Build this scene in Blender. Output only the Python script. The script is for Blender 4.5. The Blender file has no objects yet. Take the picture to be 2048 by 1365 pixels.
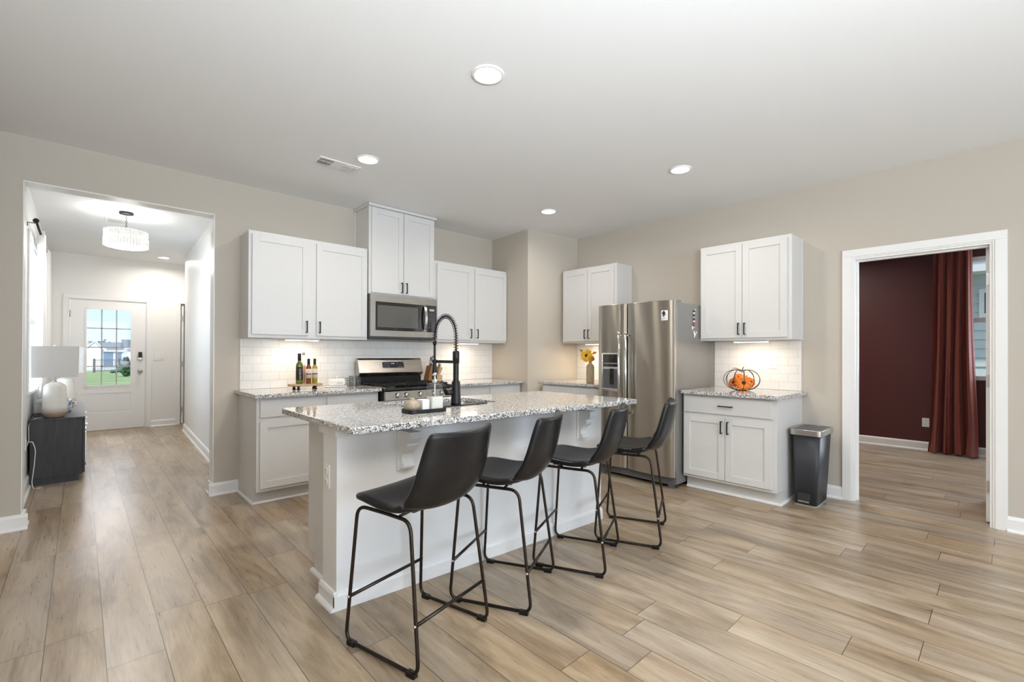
import bpy, bmesh, math, random
from math import sin, cos, pi, radians
from mathutils import Vector, Matrix
random.seed(7)
scn = bpy.context.scene
COL = scn.collection

# ------------------------------------------------------------------ camera
cd = bpy.data.cameras.new('camera'); cam = bpy.data.objects.new('camera', cd); COL.objects.link(cam)
FPX = 923.4
cd.sensor_width = 36.0; cd.lens = FPX / 2048 * 36.0
cd.shift_x = (1024 - 1023.1) / 2048; cd.shift_y = (703.9 - 682.5) / 2048
yaw = radians(43.03); pit = radians(0.246); rol = radians(0.198)
fw = Vector((sin(yaw) * cos(pit), cos(yaw) * cos(pit), sin(pit)))
up0 = Vector((-sin(yaw) * sin(pit), -cos(yaw) * sin(pit), cos(pit)))
rt0 = fw.cross(up0)
rt = rt0 * cos(rol) + up0 * sin(rol)
up = up0 * cos(rol) - rt0 * sin(rol)
m = Matrix.Identity(4)
for i in range(3):
    m[i][0] = rt[i]; m[i][1] = up[i]; m[i][2] = -fw[i]
m[2][3] = 1.2376
cam.matrix_world = m
cd.clip_start = 0.05; cd.clip_end = 400
scn.camera = cam

# ------------------------------------------------------------------ view, world, lights
scn.view_settings.view_transform = 'Standard'
scn.view_settings.look = 'None'
scn.view_settings.gamma = 1
scn.view_settings.use_curve_mapping = False
scn.view_settings.exposure = 0.24
scn.cycles.use_denoising = True
scn.cycles.max_bounces = 10
scn.cycles.diffuse_bounces = 6
scn.cycles.caustics_reflective = False
scn.cycles.caustics_refractive = False
scn.cycles.sample_clamp_indirect = 8.0

w = bpy.data.worlds.new('sky'); scn.world = w; w.use_nodes = True
bg = w.node_tree.nodes['Background']
bg.inputs[0].default_value = (0.60, 0.78, 1.0, 1); bg.inputs[1].default_value = 1.1

def lamp(name, kind, loc, energy, color=(1, 1, 1), size=0.1, sy=None, aim=None, spread=None, shape=None):
    l = bpy.data.lights.new(name, kind); l.energy = energy; l.color = color
    if kind == 'AREA':
        l.shape = shape or ('RECTANGLE' if sy else 'DISK'); l.size = size
        if sy: l.size_y = sy
        if spread: l.spread = spread
    elif kind == 'SUN': l.angle = radians(1.0)
    else: l.shadow_soft_size = size
    o = bpy.data.objects.new(name, l); COL.objects.link(o); o.location = loc
    if aim is not None:
        d = Vector(aim) - Vector(loc)
        o.rotation_euler = d.to_track_quat('-Z', 'Y').to_euler()
    return o
NEUT = (1.0, 0.94, 0.86); DAY = (0.74, 0.87, 1.0)
lamp('sun', 'SUN', (0, 0, 30), 3.2, (1, .96, .9), aim=(12, 34, 0))
# daylight through the big windows of the living room behind the camera
lamp('daylight_back_window', 'AREA', (1.2, -3.75, 1.45), 105, DAY, 2.4, 1.9, aim=(1.6, 4, 1.3))
lamp('daylight_back_window', 'AREA', (3.9, -3.75, 1.45), 14, DAY, 1.2, 1.9, aim=(2.6, 4, 1.2))
lamp('daylight_side_window', 'AREA', (4.70, -1.9, 1.5), 6, DAY, 1.6, 1.7, aim=(0, -.4, 1.3))
# added fill spot behind the camera, turned up to brighten the ceiling
fl = lamp('ceiling_fill', 'SPOT', (-.1, -1.1, 1.5), 620, (.86, .93, 1.0), .30, aim=(.5, -.1, 3.3))
fl.data.spot_size = radians(150); fl.data.spot_blend = 1.0
# window of the hall, and an added unseen one of the dark red room
lamp('daylight_hall_window', 'AREA', (-1.3, 6.6, 1.9), 80, DAY, 2.4, 2.0, aim=(.9, 6.3, 0.9))
lamp('daylight_red_room_added_window', 'AREA', (8.14, -.78, 1.7), 75, DAY, .8, 1.4, aim=(4.8, .1, .6))
lamp('daylight_hall_door', 'AREA', (.33, 11.6, 2.8), 120, (1, .95, .92), 1.6, 1.0, aim=(.33, 6, 0))
# recessed ceiling lamps of the kitchen, the living room (unseen, added for brightness), the hall and the red room
CAN = [(1.607, 1.917, 14), (1.634, 3.401, 7), (3.584, 1.819, 9), (3.628, 3.318, 6), (1.6, -.6, 10), (.964, 9.164, 11), (6.6, 1.9, 30)]
for x, y, e in CAN:
    lamp('recessed_lamp', 'AREA', (x, y, 2.738), e, NEUT, .13, aim=(x, y, 0), spread=radians(165))
lamp('hall_chandelier_glow', 'POINT', (.355, 6.5, 2.36), 20, (1, .97, .93), .12)

# ------------------------------------------------------------------ materials
def mat(name, col=(.8, .8, .8), rough=.5, metal=0, spec=.5, coat=0, emit=None, es=0, alpha=None):
    mt = bpy.data.materials.new(name); mt.use_nodes = True
    b = mt.node_tree.nodes['Principled BSDF']
    b.inputs['Base Color'].default_value = (*col, 1)
    b.inputs['Roughness'].default_value = rough
    b.inputs['Metallic'].default_value = metal
    b.inputs['Specular IOR Level'].default_value = spec
    b.inputs['Coat Weight'].default_value = coat
    if emit: b.inputs['Emission Color'].default_value = (*emit, 1); b.inputs['Emission Strength'].default_value = es
    return mt
def N(mt, typ, **kw):
    n = mt.node_tree.nodes.new(typ)
    for k, v in kw.items():
        if k.startswith('_'): setattr(n, k[1:], v)
    return n
def L(mt, a, b): mt.node_tree.links.new(a, b)
def B_(mt): return mt.node_tree.nodes['Principled BSDF']
def setv(n, **kw):
    for k, v in kw.items(): n.inputs[k.replace('_', ' ')].default_value = v
def ramp(mt, pts, interp='LINEAR'):
    r = N(mt, 'ShaderNodeValToRGB'); r.color_ramp.interpolation = interp
    el = r.color_ramp.elements
    while len(el) < len(pts): el.new(.5)
    for e, (p, c) in zip(el, pts):
        e.position = p; e.color = (*c, 1) if len(c) == 3 else c
    return r
def math_(mt, op, a, b=None):
    n = N(mt, 'ShaderNodeMath'); n.operation = op
    for i, v in enumerate((a, b)):
        if v is None: continue
        if isinstance(v, (int, float)): n.inputs[i].default_value = v
        else: L(mt, v, n.inputs[i])
    return n.outputs[0]
def noisy(mt, scale, amt, bump=0, coords='Position', detail=3, stretch=(1, 1, 1)):
    """slight colour mottling and bump on a principled material"""
    b = B_(mt); c = tuple(b.inputs['Base Color'].default_value)[:3]
    if coords == 'Position': src = N(mt, 'ShaderNodeNewGeometry').outputs['Position']
    else: src = N(mt, 'ShaderNodeTexCoord').outputs['Object']
    mp = N(mt, 'ShaderNodeMapping'); mp.inputs['Scale'].default_value = stretch; L(mt, src, mp.inputs[0])
    n = N(mt, 'ShaderNodeTexNoise'); setv(n, Scale=scale, Detail=detail); L(mt, mp.outputs[0], n.inputs['Vector'])
    r = ramp(mt, [(.3, tuple(x * (1 - amt) for x in c)), (.7, tuple(min(1, x * (1 + amt)) for x in c))])
    L(mt, n.outputs[0], r.inputs[0]); L(mt, r.outputs[0], b.inputs['Base Color'])
    if bump:
        bp = N(mt, 'ShaderNodeBump'); setv(bp, Strength=bump, Distance=.002); L(mt, n.outputs[0], bp.inputs['Height']); L(mt, bp.outputs[0], b.inputs['Normal'])
    return mt
M = {}
M['wall'] = noisy(mat('greige_wall_paint', (.525, .478, .412), .75, spec=.25), 180, .015, .04)
M['hallwall'] = noisy(mat('hall_wall_paint', (.82, .805, .78), .42, spec=.4), 180, .012, .03)
M['ceiling'] = noisy(mat('ceiling_paint', (.815, .825, .83), .9, spec=.1), 220, .012, .05)
M['white'] = noisy(mat('white_trim_paint', (.82, .81, .795), .35), 60, .008)
M['cab'] = noisy(mat('white_cabinet_paint', (.655, .645, .63), .32, spec=.45), 40, .01)
M['cabside'] = noisy(mat('light_cabinet_side', (.66, .645, .625), .4, spec=.4), 40, .01)
M['panel'] = noisy(mat('white_island_paint', (.80, .80, .80), .4), 50, .01)
M['black'] = noisy(mat('matte_black_metal', (.018, .017, .017), .38, .6), 60, .1)
M['gloss'] = noisy(mat('black_glass', (.012, .012, .013), .06, spec=.7), 9, .1)
M['dgrey'] = noisy(mat('dark_grey_plastic', (.10, .10, .105), .4), 50, .05)
M['lgrey'] = noisy(mat('grey_plastic', (.42, .42, .41), .4), 50, .03)
M['plastic'] = noisy(mat('white_plastic', (.82, .81, .79), .35), 50, .01)
M['hole'] = noisy(mat('dark_slot', (.03, .03, .03), .8), 30, .05)
M['chrome'] = noisy(mat('chrome', (.75, .75, .74), .14, 1), 30, .02)
M['nickel'] = noisy(mat('brushed_nickel', (.55, .53, .50), .3, 1), 80, .03)
M['wood'] = None
def steel(name, col, rough, axis, aniso=0):
    mt = mat(name, col, rough, 1)
    g = N(mt, 'ShaderNodeNewGeometry'); mp = N(mt, 'ShaderNodeMapping')
    mp.inputs['Scale'].default_value = axis; L(mt, g.outputs['Position'], mp.inputs[0])
    n = N(mt, 'ShaderNodeTexNoise'); setv(n, Scale=1.0, Detail=2); L(mt, mp.outputs[0], n.inputs['Vector'])
    r = ramp(mt, [(.3, (rough * .975,) * 3), (.7, (rough * 1.025,) * 3)]); L(mt, n.outputs[0], r.inputs[0]); L(mt, r.outputs[0], B_(mt).inputs['Roughness'])
    if aniso:
        B_(mt).inputs['Anisotropic Rotation'].default_value = 0.25
        B_(mt).inputs['Anisotropic'].default_value = aniso
        t = N(mt, 'ShaderNodeTangent'); t.direction_type = 'RADIAL'; t.axis = 'Z'; L(mt, t.outputs[0], B_(mt).inputs['Tangent'])
    return mt
M['steel'] = steel('brushed_stainless_steel', (.46, .43, .385), .27, (6, 6, 900))
M['steelv'] = steel('brushed_stainless_door', (.44, .41, .36), .30, (3, 3, 1200), 1.0)
M['fridgeside'] = noisy(mat('grey_enamel', (.27, .26, .245), .38, .5), 200, .03, .03)
# granite
def granite():
    mt = mat('speckled_granite', (.6, .6, .6), .06, spec=.7)
    g = N(mt, 'ShaderNodeNewGeometry')
    v = N(mt, 'ShaderNodeTexVoronoi'); v.feature = 'F1'; setv(v, Scale=230.0, Randomness=1.0); L(mt, g.outputs['Position'], v.inputs['Vector'])
    sep = N(mt, 'ShaderNodeSeparateColor'); L(mt, v.outputs['Color'], sep.inputs[0])
    n = N(mt, 'ShaderNodeTexNoise'); setv(n, Scale=60.0, Detail=4.0); L(mt, g.outputs['Position'], n.inputs['Vector'])
    add = math_(mt, 'ADD', sep.outputs[0], math_(mt, 'MULTIPLY', math_(mt, 'SUBTRACT', n.outputs[0], .5), .9))
    r = ramp(mt, [(0, (.03, .03, .035)), (.15, (.035, .035, .04)), (.20, (.20, .185, .175)), (.34, (.30, .275, .26)), (.42, (.50, .475, .45)), (.66, (.57, .55, .53)), (.72, (.78, .77, .75)), (1, (.88, .87, .85))])
    L(mt, add, r.inputs[0]); L(mt, r.outputs[0], B_(mt).inputs['Base Color'])
    return mt
M['granite'] = granite()
# floor planks
def planks():
    mt = mat('oak_plank_floor', (.4, .33, .26), .33, spec=.6)
    b = B_(mt); g = N(mt, 'ShaderNodeNewGeometry'); s = N(mt, 'ShaderNodeSeparateXYZ'); L(mt, g.outputs['Position'], s.inputs[0])
    W, LN = .185, 1.22
    u = math_(mt, 'DIVIDE', math_(mt, 'ADD', s.outputs[0], 10 * W - .081), W)
    row = math_(mt, 'FLOOR', u)
    wn = N(mt, 'ShaderNodeTexWhiteNoise'); wn.noise_dimensions = '1D'; L(mt, row, wn.inputs['W'])
    v = math_(mt, 'ADD', math_(mt, 'DIVIDE', s.outputs[1], LN), math_(mt, 'MULTIPLY', wn.outputs[0], 7.3))
    idx = math_(mt, 'FLOOR', v)
    cb = N(mt, 'ShaderNodeCombineXYZ'); L(mt, row, cb.inputs[0]); L(mt, idx, cb.inputs[1])
    w2 = N(mt, 'ShaderNodeTexWhiteNoise'); w2.noise_dimensions = '3D'; L(mt, cb.outputs[0], w2.inputs['Vector'])
    # seams
    fu = math_(mt, 'FRACT', u); du = math_(mt, 'MULTIPLY', math_(mt, 'MINIMUM', fu, math_(mt, 'SUBTRACT', 1, fu)), W)
    fv = math_(mt, 'FRACT', v); dv = math_(mt, 'MULTIPLY', math_(mt, 'MINIMUM', fv, math_(mt, 'SUBTRACT', 1, fv)), LN)
    seam = math_(mt, 'LESS_THAN', math_(mt, 'MINIMUM', du, dv), .0014)
    # grain coordinates, shifted per plank
    off = N(mt, 'ShaderNodeVectorMath'); off.operation = 'MULTIPLY_ADD'; L(mt, w2.outputs['Color'], off.inputs[0]); off.inputs[1].default_value = (40, 40, 40)
    L(mt, g.outputs['Position'], off.inputs[2])
    mp = N(mt, 'ShaderNodeMapping'); mp.inputs['Scale'].default_value = (1, .16, 1); L(mt, off.outputs[0], mp.inputs[0])
    n1 = N(mt, 'ShaderNodeTexNoise'); setv(n1, Scale=7.0, Detail=5.0, Roughness=.55, Distortion=1.2); L(mt, mp.outputs[0], n1.inputs['Vector'])
    mp2 = N(mt, 'ShaderNodeMapping'); mp2.inputs['Scale'].default_value = (1, .05, 1); L(mt, off.outputs[0], mp2.inputs[0])
    n2 = N(mt, 'ShaderNodeTexNoise'); setv(n2, Scale=120.0, Detail=4.0, Roughness=.7, Distortion=.4); L(mt, mp2.outputs[0], n2.inputs['Vector'])
    # cathedral figure
    mp3 = N(mt, 'ShaderNodeMapping'); mp3.inputs['Scale'].default_value = (1, .22, 1); L(mt, off.outputs[0], mp3.inputs[0])
    n3 = N(mt, 'ShaderNodeTexNoise'); setv(n3, Scale=3.2, Detail=1.5); L(mt, mp3.outputs[0], n3.inputs['Vector'])
    ring = math_(mt, 'FRACT', math_(mt, 'MULTIPLY', n3.outputs[0], 22))
    ringm = math_(mt, 'MULTIPLY', math_(mt, 'POWER', ring, 3), math_(mt, 'GREATER_THAN', n1.outputs[0], .53))
    # knots
    vk = N(mt, 'ShaderNodeTexVoronoi'); setv(vk, Scale=2.6); mp4 = N(mt, 'ShaderNodeMapping'); mp4.inputs['Scale'].default_value = (1, .55, 1); L(mt, off.outputs[0], mp4.inputs[0]); L(mt, mp4.outputs[0], vk.inputs['Vector'])
    kn = ramp(mt, [(0, (1, 1, 1)), (.05, (.35, .35, .35)), (.13, (0, 0, 0))]); L(mt, vk.outputs['Distance'], kn.inputs[0])
    base = ramp(mt, [(.30, (.115, .075, .045)), (.48, (.235, .172, .113)), (.64, (.355, .273, .190)), (.84, (.48, .388, .290))])
    t = math_(mt, 'ADD', math_(mt, 'MULTIPLY', n1.outputs[0], .85), math_(mt, 'ADD', math_(mt, 'MULTIPLY', n2.outputs[0], .30), math_(mt, 'MULTIPLY', math_(mt, 'SUBTRACT', w2.outputs[0], .5), .09)))
    mp6 = N(mt, 'ShaderNodeMapping'); mp6.inputs['Scale'].default_value = (1, .022, 1); L(mt, off.outputs[0], mp6.inputs[0])
    n6 = N(mt, 'ShaderNodeTexNoise'); setv(n6, Scale=26.0, Detail=3.0, Roughness=.5, Distortion=.6); L(mt, mp6.outputs[0], n6.inputs['Vector'])
    st = ramp(mt, [(.50, (0, 0, 0)), (.72, (1, 1, 1))]); L(mt, n6.outputs[0], st.inputs[0])
    t = math_(mt, 'SUBTRACT', t, math_(mt, 'ADD', math_(mt, 'MULTIPLY', st.outputs[0], .065), math_(mt, 'ADD', math_(mt, 'MULTIPLY', ringm, .035), math_(mt, 'MULTIPLY', kn.outputs[0], .20))))
    t = math_(mt, 'ADD', t, .058)
    L(mt, t, base.inputs[0])
    n5 = N(mt, 'ShaderNodeTexNoise'); setv(n5, Scale=2.2, Detail=2.0); L(mt, mp.outputs[0], n5.inputs['Vector'])
    hs = N(mt, 'ShaderNodeHueSaturation'); L(mt, base.outputs[0], hs.inputs['Color'])
    sr = ramp(mt, [(.35, (.86,) * 3), (.65, (1.2,) * 3)]); L(mt, n5.outputs[0], sr.inputs[0]); L(mt, sr.outputs[0], hs.inputs['Saturation'])
    mx = N(mt, 'ShaderNodeMix'); mx.data_type = 'RGBA'; L(mt, seam, mx.inputs[0]); L(mt, hs.outputs[0], mx.inputs[6]); mx.inputs[7].default_value = (.055, .040, .028, 1)
    L(mt, mx.outputs[2], b.inputs['Base Color'])
    rr = ramp(mt, [(.3, (.27,) * 3), (.8, (.31,) * 3)]); L(mt, n2.outputs[0], rr.inputs[0]); L(mt, rr.outputs[0], b.inputs['Roughness'])
    bp = N(mt, 'ShaderNodeBump'); setv(bp, Strength=.05, Distance=.0012)
    hgt = math_(mt, 'SUBTRACT', n2.outputs[0], math_(mt, 'MULTIPLY', seam, 2)); L(mt, hgt, bp.inputs['Height']); L(mt, bp.outputs[0], b.inputs['Normal'])
    return mt
M['floor'] = planks()
def tiles(name, plane):
    mt = mat(name, (.8, .78, .75), .12, spec=.5)
    b = B_(mt); g = N(mt, 'ShaderNodeNewGeometry'); s = N(mt, 'ShaderNodeSeparateXYZ'); L(mt, g.outputs['Position'], s.inputs[0])
    cb = N(mt, 'ShaderNodeCombineXYZ'); L(mt, s.outputs[0 if plane == 'x' else 1], cb.inputs[0]); L(mt, math_(mt, 'SUBTRACT', s.outputs[2], .9075), cb.inputs[1])
    br = N(mt, 'ShaderNodeTexBrick'); br.offset = .5; L(mt, cb.outputs[0], br.inputs['Vector'])
    setv(br, Scale=1.0, Color1=(.80, .775, .745, 1), Color2=(.82, .80, .77, 1), Mortar=(.60, .575, .54, 1), Mortar_Size=.0016, Mortar_Smooth=.3, Brick_Width=.1525, Row_Height=.0765, Bias=0)
    L(mt, br.outputs['Color'], b.inputs['Base Color'])
    bp = N(mt, 'ShaderNodeBump'); bp.invert = True; setv(bp, Strength=.5, Distance=.002); L(mt, br.outputs['Fac'], bp.inputs['Height']); L(mt, bp.outputs[0], b.inputs['Normal'])
    return mt
M['tilex'] = tiles('white_subway_tile', 'x'); M['tiley'] = tiles('white_subway_tile_side', 'y')
def leather():
    mt = mat('black_leather', (.012, .011, .011), .30, spec=.34)
    tc = N(mt, 'ShaderNodeTexCoord'); v = N(mt, 'ShaderNodeTexVoronoi'); setv(v, Scale=260.0); L(mt, tc.outputs['Object'], v.inputs['Vector'])
    n = N(mt, 'ShaderNodeTexNoise'); setv(n, Scale=9.0, Detail=3.0); L(mt, tc.outputs['Object'], n.inputs['Vector'])
    r = ramp(mt, [(.35, (.007, .007, .008)), (.7, (.012, .011, .011))]); L(mt, n.outputs[0], r.inputs[0]); L(mt, r.outputs[0], B_(mt).inputs['Base Color'])
    rr = ramp(mt, [(.3, (.27,) * 3), (.7, (.32,) * 3)]); L(mt, n.outputs[0], rr.inputs[0]); L(mt, rr.outputs[0], B_(mt).inputs['Roughness'])
    bp = N(mt, 'ShaderNodeBump'); setv(bp, Strength=.12, Distance=.001); L(mt, v.outputs['Distance'], bp.inputs['Height']); L(mt, bp.outputs[0], B_(mt).inputs['Normal'])
    return mt
M['leather'] = leather()
M['stoolmetal'] = noisy(mat('dark_bronze_tube', (.045, .034, .026), .3, .85), 20, .15, coords='o')
def woodm(name, c1, c2, sc=(30, 30, 3)):
    mt = mat(name, c1, .5); g = N(mt, 'ShaderNodeNewGeometry'); mp = N(mt, 'ShaderNodeMapping'); mp.inputs['Scale'].default_value = sc; L(mt, g.outputs['Position'], mp.inputs[0])
    n = N(mt, 'ShaderNodeTexNoise'); setv(n, Scale=3.0, Detail=4, Distortion=.8); L(mt, mp.outputs[0], n.inputs['Vector'])
    r = ramp(mt, [(.3, c1), (.7, c2)]); L(mt, n.outputs[0], r.inputs[0]); L(mt, r.outputs[0], B_(mt).inputs['Base Color']); return mt
M['darkwood'] = woodm('dark_stained_wood', (.022, .019, .020), (.042, .037, .038), (12, 12, 1.2))
M['acacia'] = woodm('warm_brown_wood', (.20, .085, .03), (.36, .18, .07))
M['pale'] = woodm('pale_wood', (.42, .28, .15), (.55, .40, .24), (20, 4, 20))
M['ash'] = woodm('greyish_tan_wood', (.34, .26, .16), (.54, .44, .29))
M['emit'] = mat('lamp_diffuser', (1, 1, 1), .5, emit=(1, .97, .93), es=9)
M['led'] = mat('led_strip', (1, 1, 1), .5, emit=(1, .86, .68), es=6)
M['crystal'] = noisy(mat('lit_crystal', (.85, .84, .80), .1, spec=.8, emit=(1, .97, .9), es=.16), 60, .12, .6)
def glassm(name, tint=(1, 1, 1), gl=.08):
    mt = bpy.data.materials.new(name); mt.use_nodes = True; nt = mt.node_tree; nt.nodes.clear()
    o = nt.nodes.new('ShaderNodeOutputMaterial'); t = nt.nodes.new('ShaderNodeBsdfTransparent'); t.inputs[0].default_value = (*tint, 1)
    g = nt.nodes.new('ShaderNodeBsdfGlossy'); g.inputs['Roughness'].default_value = .03
    lw = nt.nodes.new('ShaderNodeLayerWeight'); lw.inputs[0].default_value = .5
    pw = nt.nodes.new('ShaderNodeMath'); pw.operation = 'POWER'; nt.links.new(lw.outputs['Facing'], pw.inputs[0]); pw.inputs[1].default_value = 4
    fr = nt.nodes.new('ShaderNodeMath'); fr.operation = 'MULTIPLY_ADD'; nt.links.new(pw.outputs[0], fr.inputs[0]); fr.inputs[1].default_value = .45; fr.inputs[2].default_value = gl * .4
    n = nt.nodes.new('ShaderNodeTexNoise'); n.inputs['Scale'].default_value = 3
    mx = nt.nodes.new('ShaderNodeMixShader'); nt.links.new(fr.outputs[0], mx.inputs[0]); nt.links.new(t.outputs[0], mx.inputs[1]); nt.links.new(g.outputs[0], mx.inputs[2]); nt.links.new(mx.outputs[0], o.inputs[0])
    return mt
M['glass'] = glassm('window_glass', gl=.03); M['cglass'] = glassm('clear_glass', (.93, .95, .94), .18)
M['gglass'] = noisy(mat('green_oil_glass', (.13, .15, .012), .12, spec=.7), 30, .3)
M['yglass'] = noisy(mat('golden_oil_glass', (.36, .28, .02), .12, spec=.7), 30, .2)
M['aglass'] = noisy(mat('amber_oil_glass', (.20, .055, .012), .12, spec=.7), 30, .2)
M['redwall'] = noisy(mat('dark_maroon_paint', (.088, .026, .025), .45, spec=.4), 150, .03, .04)
def cloth(name, c, rough=.8, sheen=.3, sc=300):
    mt = noisy(mat(name, c, rough, spec=.3), sc, .08, .15); B_(mt).inputs['Sheen Weight'].default_value = sheen; return mt
M['redcurtain'] = cloth('rust_red_satin', (.215, .050, .034), .55, .15)
M['sheer'] = cloth('ivory_curtain_cloth', (.80, .77, .72))
M['shade'] = cloth('linen_lamp_shade', (.66, .64, .61))
M['bow'] = cloth('grey_white_ribbon', (.58, .57, .56))
M['ceramic'] = noisy(mat('cream_ceramic', (.72, .68, .61), .45), 30, .02)
M['wceramic'] = noisy(mat('white_glazed_ceramic', (.86, .84, .80), .15), 30, .01)
M['tanceramic'] = noisy(mat('tan_ceramic', (.45, .30, .20), .6), 30, .05)
M['yellow'] = noisy(mat('yellow_petals', (.85, .46, .02), .6), 80, .25)
M['orange'] = noisy(mat('orange_petals', (.80, .20, .015), .6), 80, .3)
M['rust'] = noisy(mat('rust_petals', (.55, .12, .02), .6), 80, .3)
M['brownc'] = noisy(mat('dark_flower_centre', (.03, .018, .012), .8), 200, .4, .4)
M['leaf'] = noisy(mat('olive_leaf', (.16, .13, .02), .6), 60, .3)
M['grass'] = noisy(mat('mown_grass', (.24, .32, .13), .9), .8, .18)
M['siding'] = noisy(mat('pale_grey_siding', (.62, .66, .67), .7), 12, .03)
M['blind'] = noisy(mat('dark_house_glass', (.12, .14, .15), .2), 12, .2)
M['roof'] = noisy(mat('grey_shingles', (.16, .17, .19), .9), 2, .2)
M['bluedoor'] = noisy(mat('blue_grey_garage', (.10, .16, .25), .6), 3, .05)
M['tree'] = noisy(mat('dark_foliage', (.03, .08, .03), .9), 5, .5)
M['asphalt'] = noisy(mat('pale_concrete', (.5, .5, .5), .9), 3, .1)
M['cord'] = noisy(mat('white_cord', (.72, .69, .63), .5), 30, .02)
M['blueprint'] = noisy(mat('blue_white_ceramic', (.45, .47, .62), .2), 45, .9)
M['label'] = noisy(mat('black_paper_label', (.02, .018, .02), .5), 80, .2)
M['plabel'] = noisy(mat('cream_paper_label', (.66, .55, .45), .6), 150, .22)
M['ink'] = noisy(mat('black_ink', (.02, .02, .02), .6), 50, .1)
M['red'] = noisy(mat('red_print', (.5, .03, .03), .5), 50, .1)
M['blue'] = mat('blue_display', (.02, .03, .2), .4, emit=(.25, .35, 1), es=1.5)
M['soap'] = noisy(mat('milky_soap', (.62, .60, .54), .25), 30, .02)
M['honey'] = noisy(mat('woven_straw', (.36, .29, .21), .5, .3), 260, .5, .9)

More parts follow.
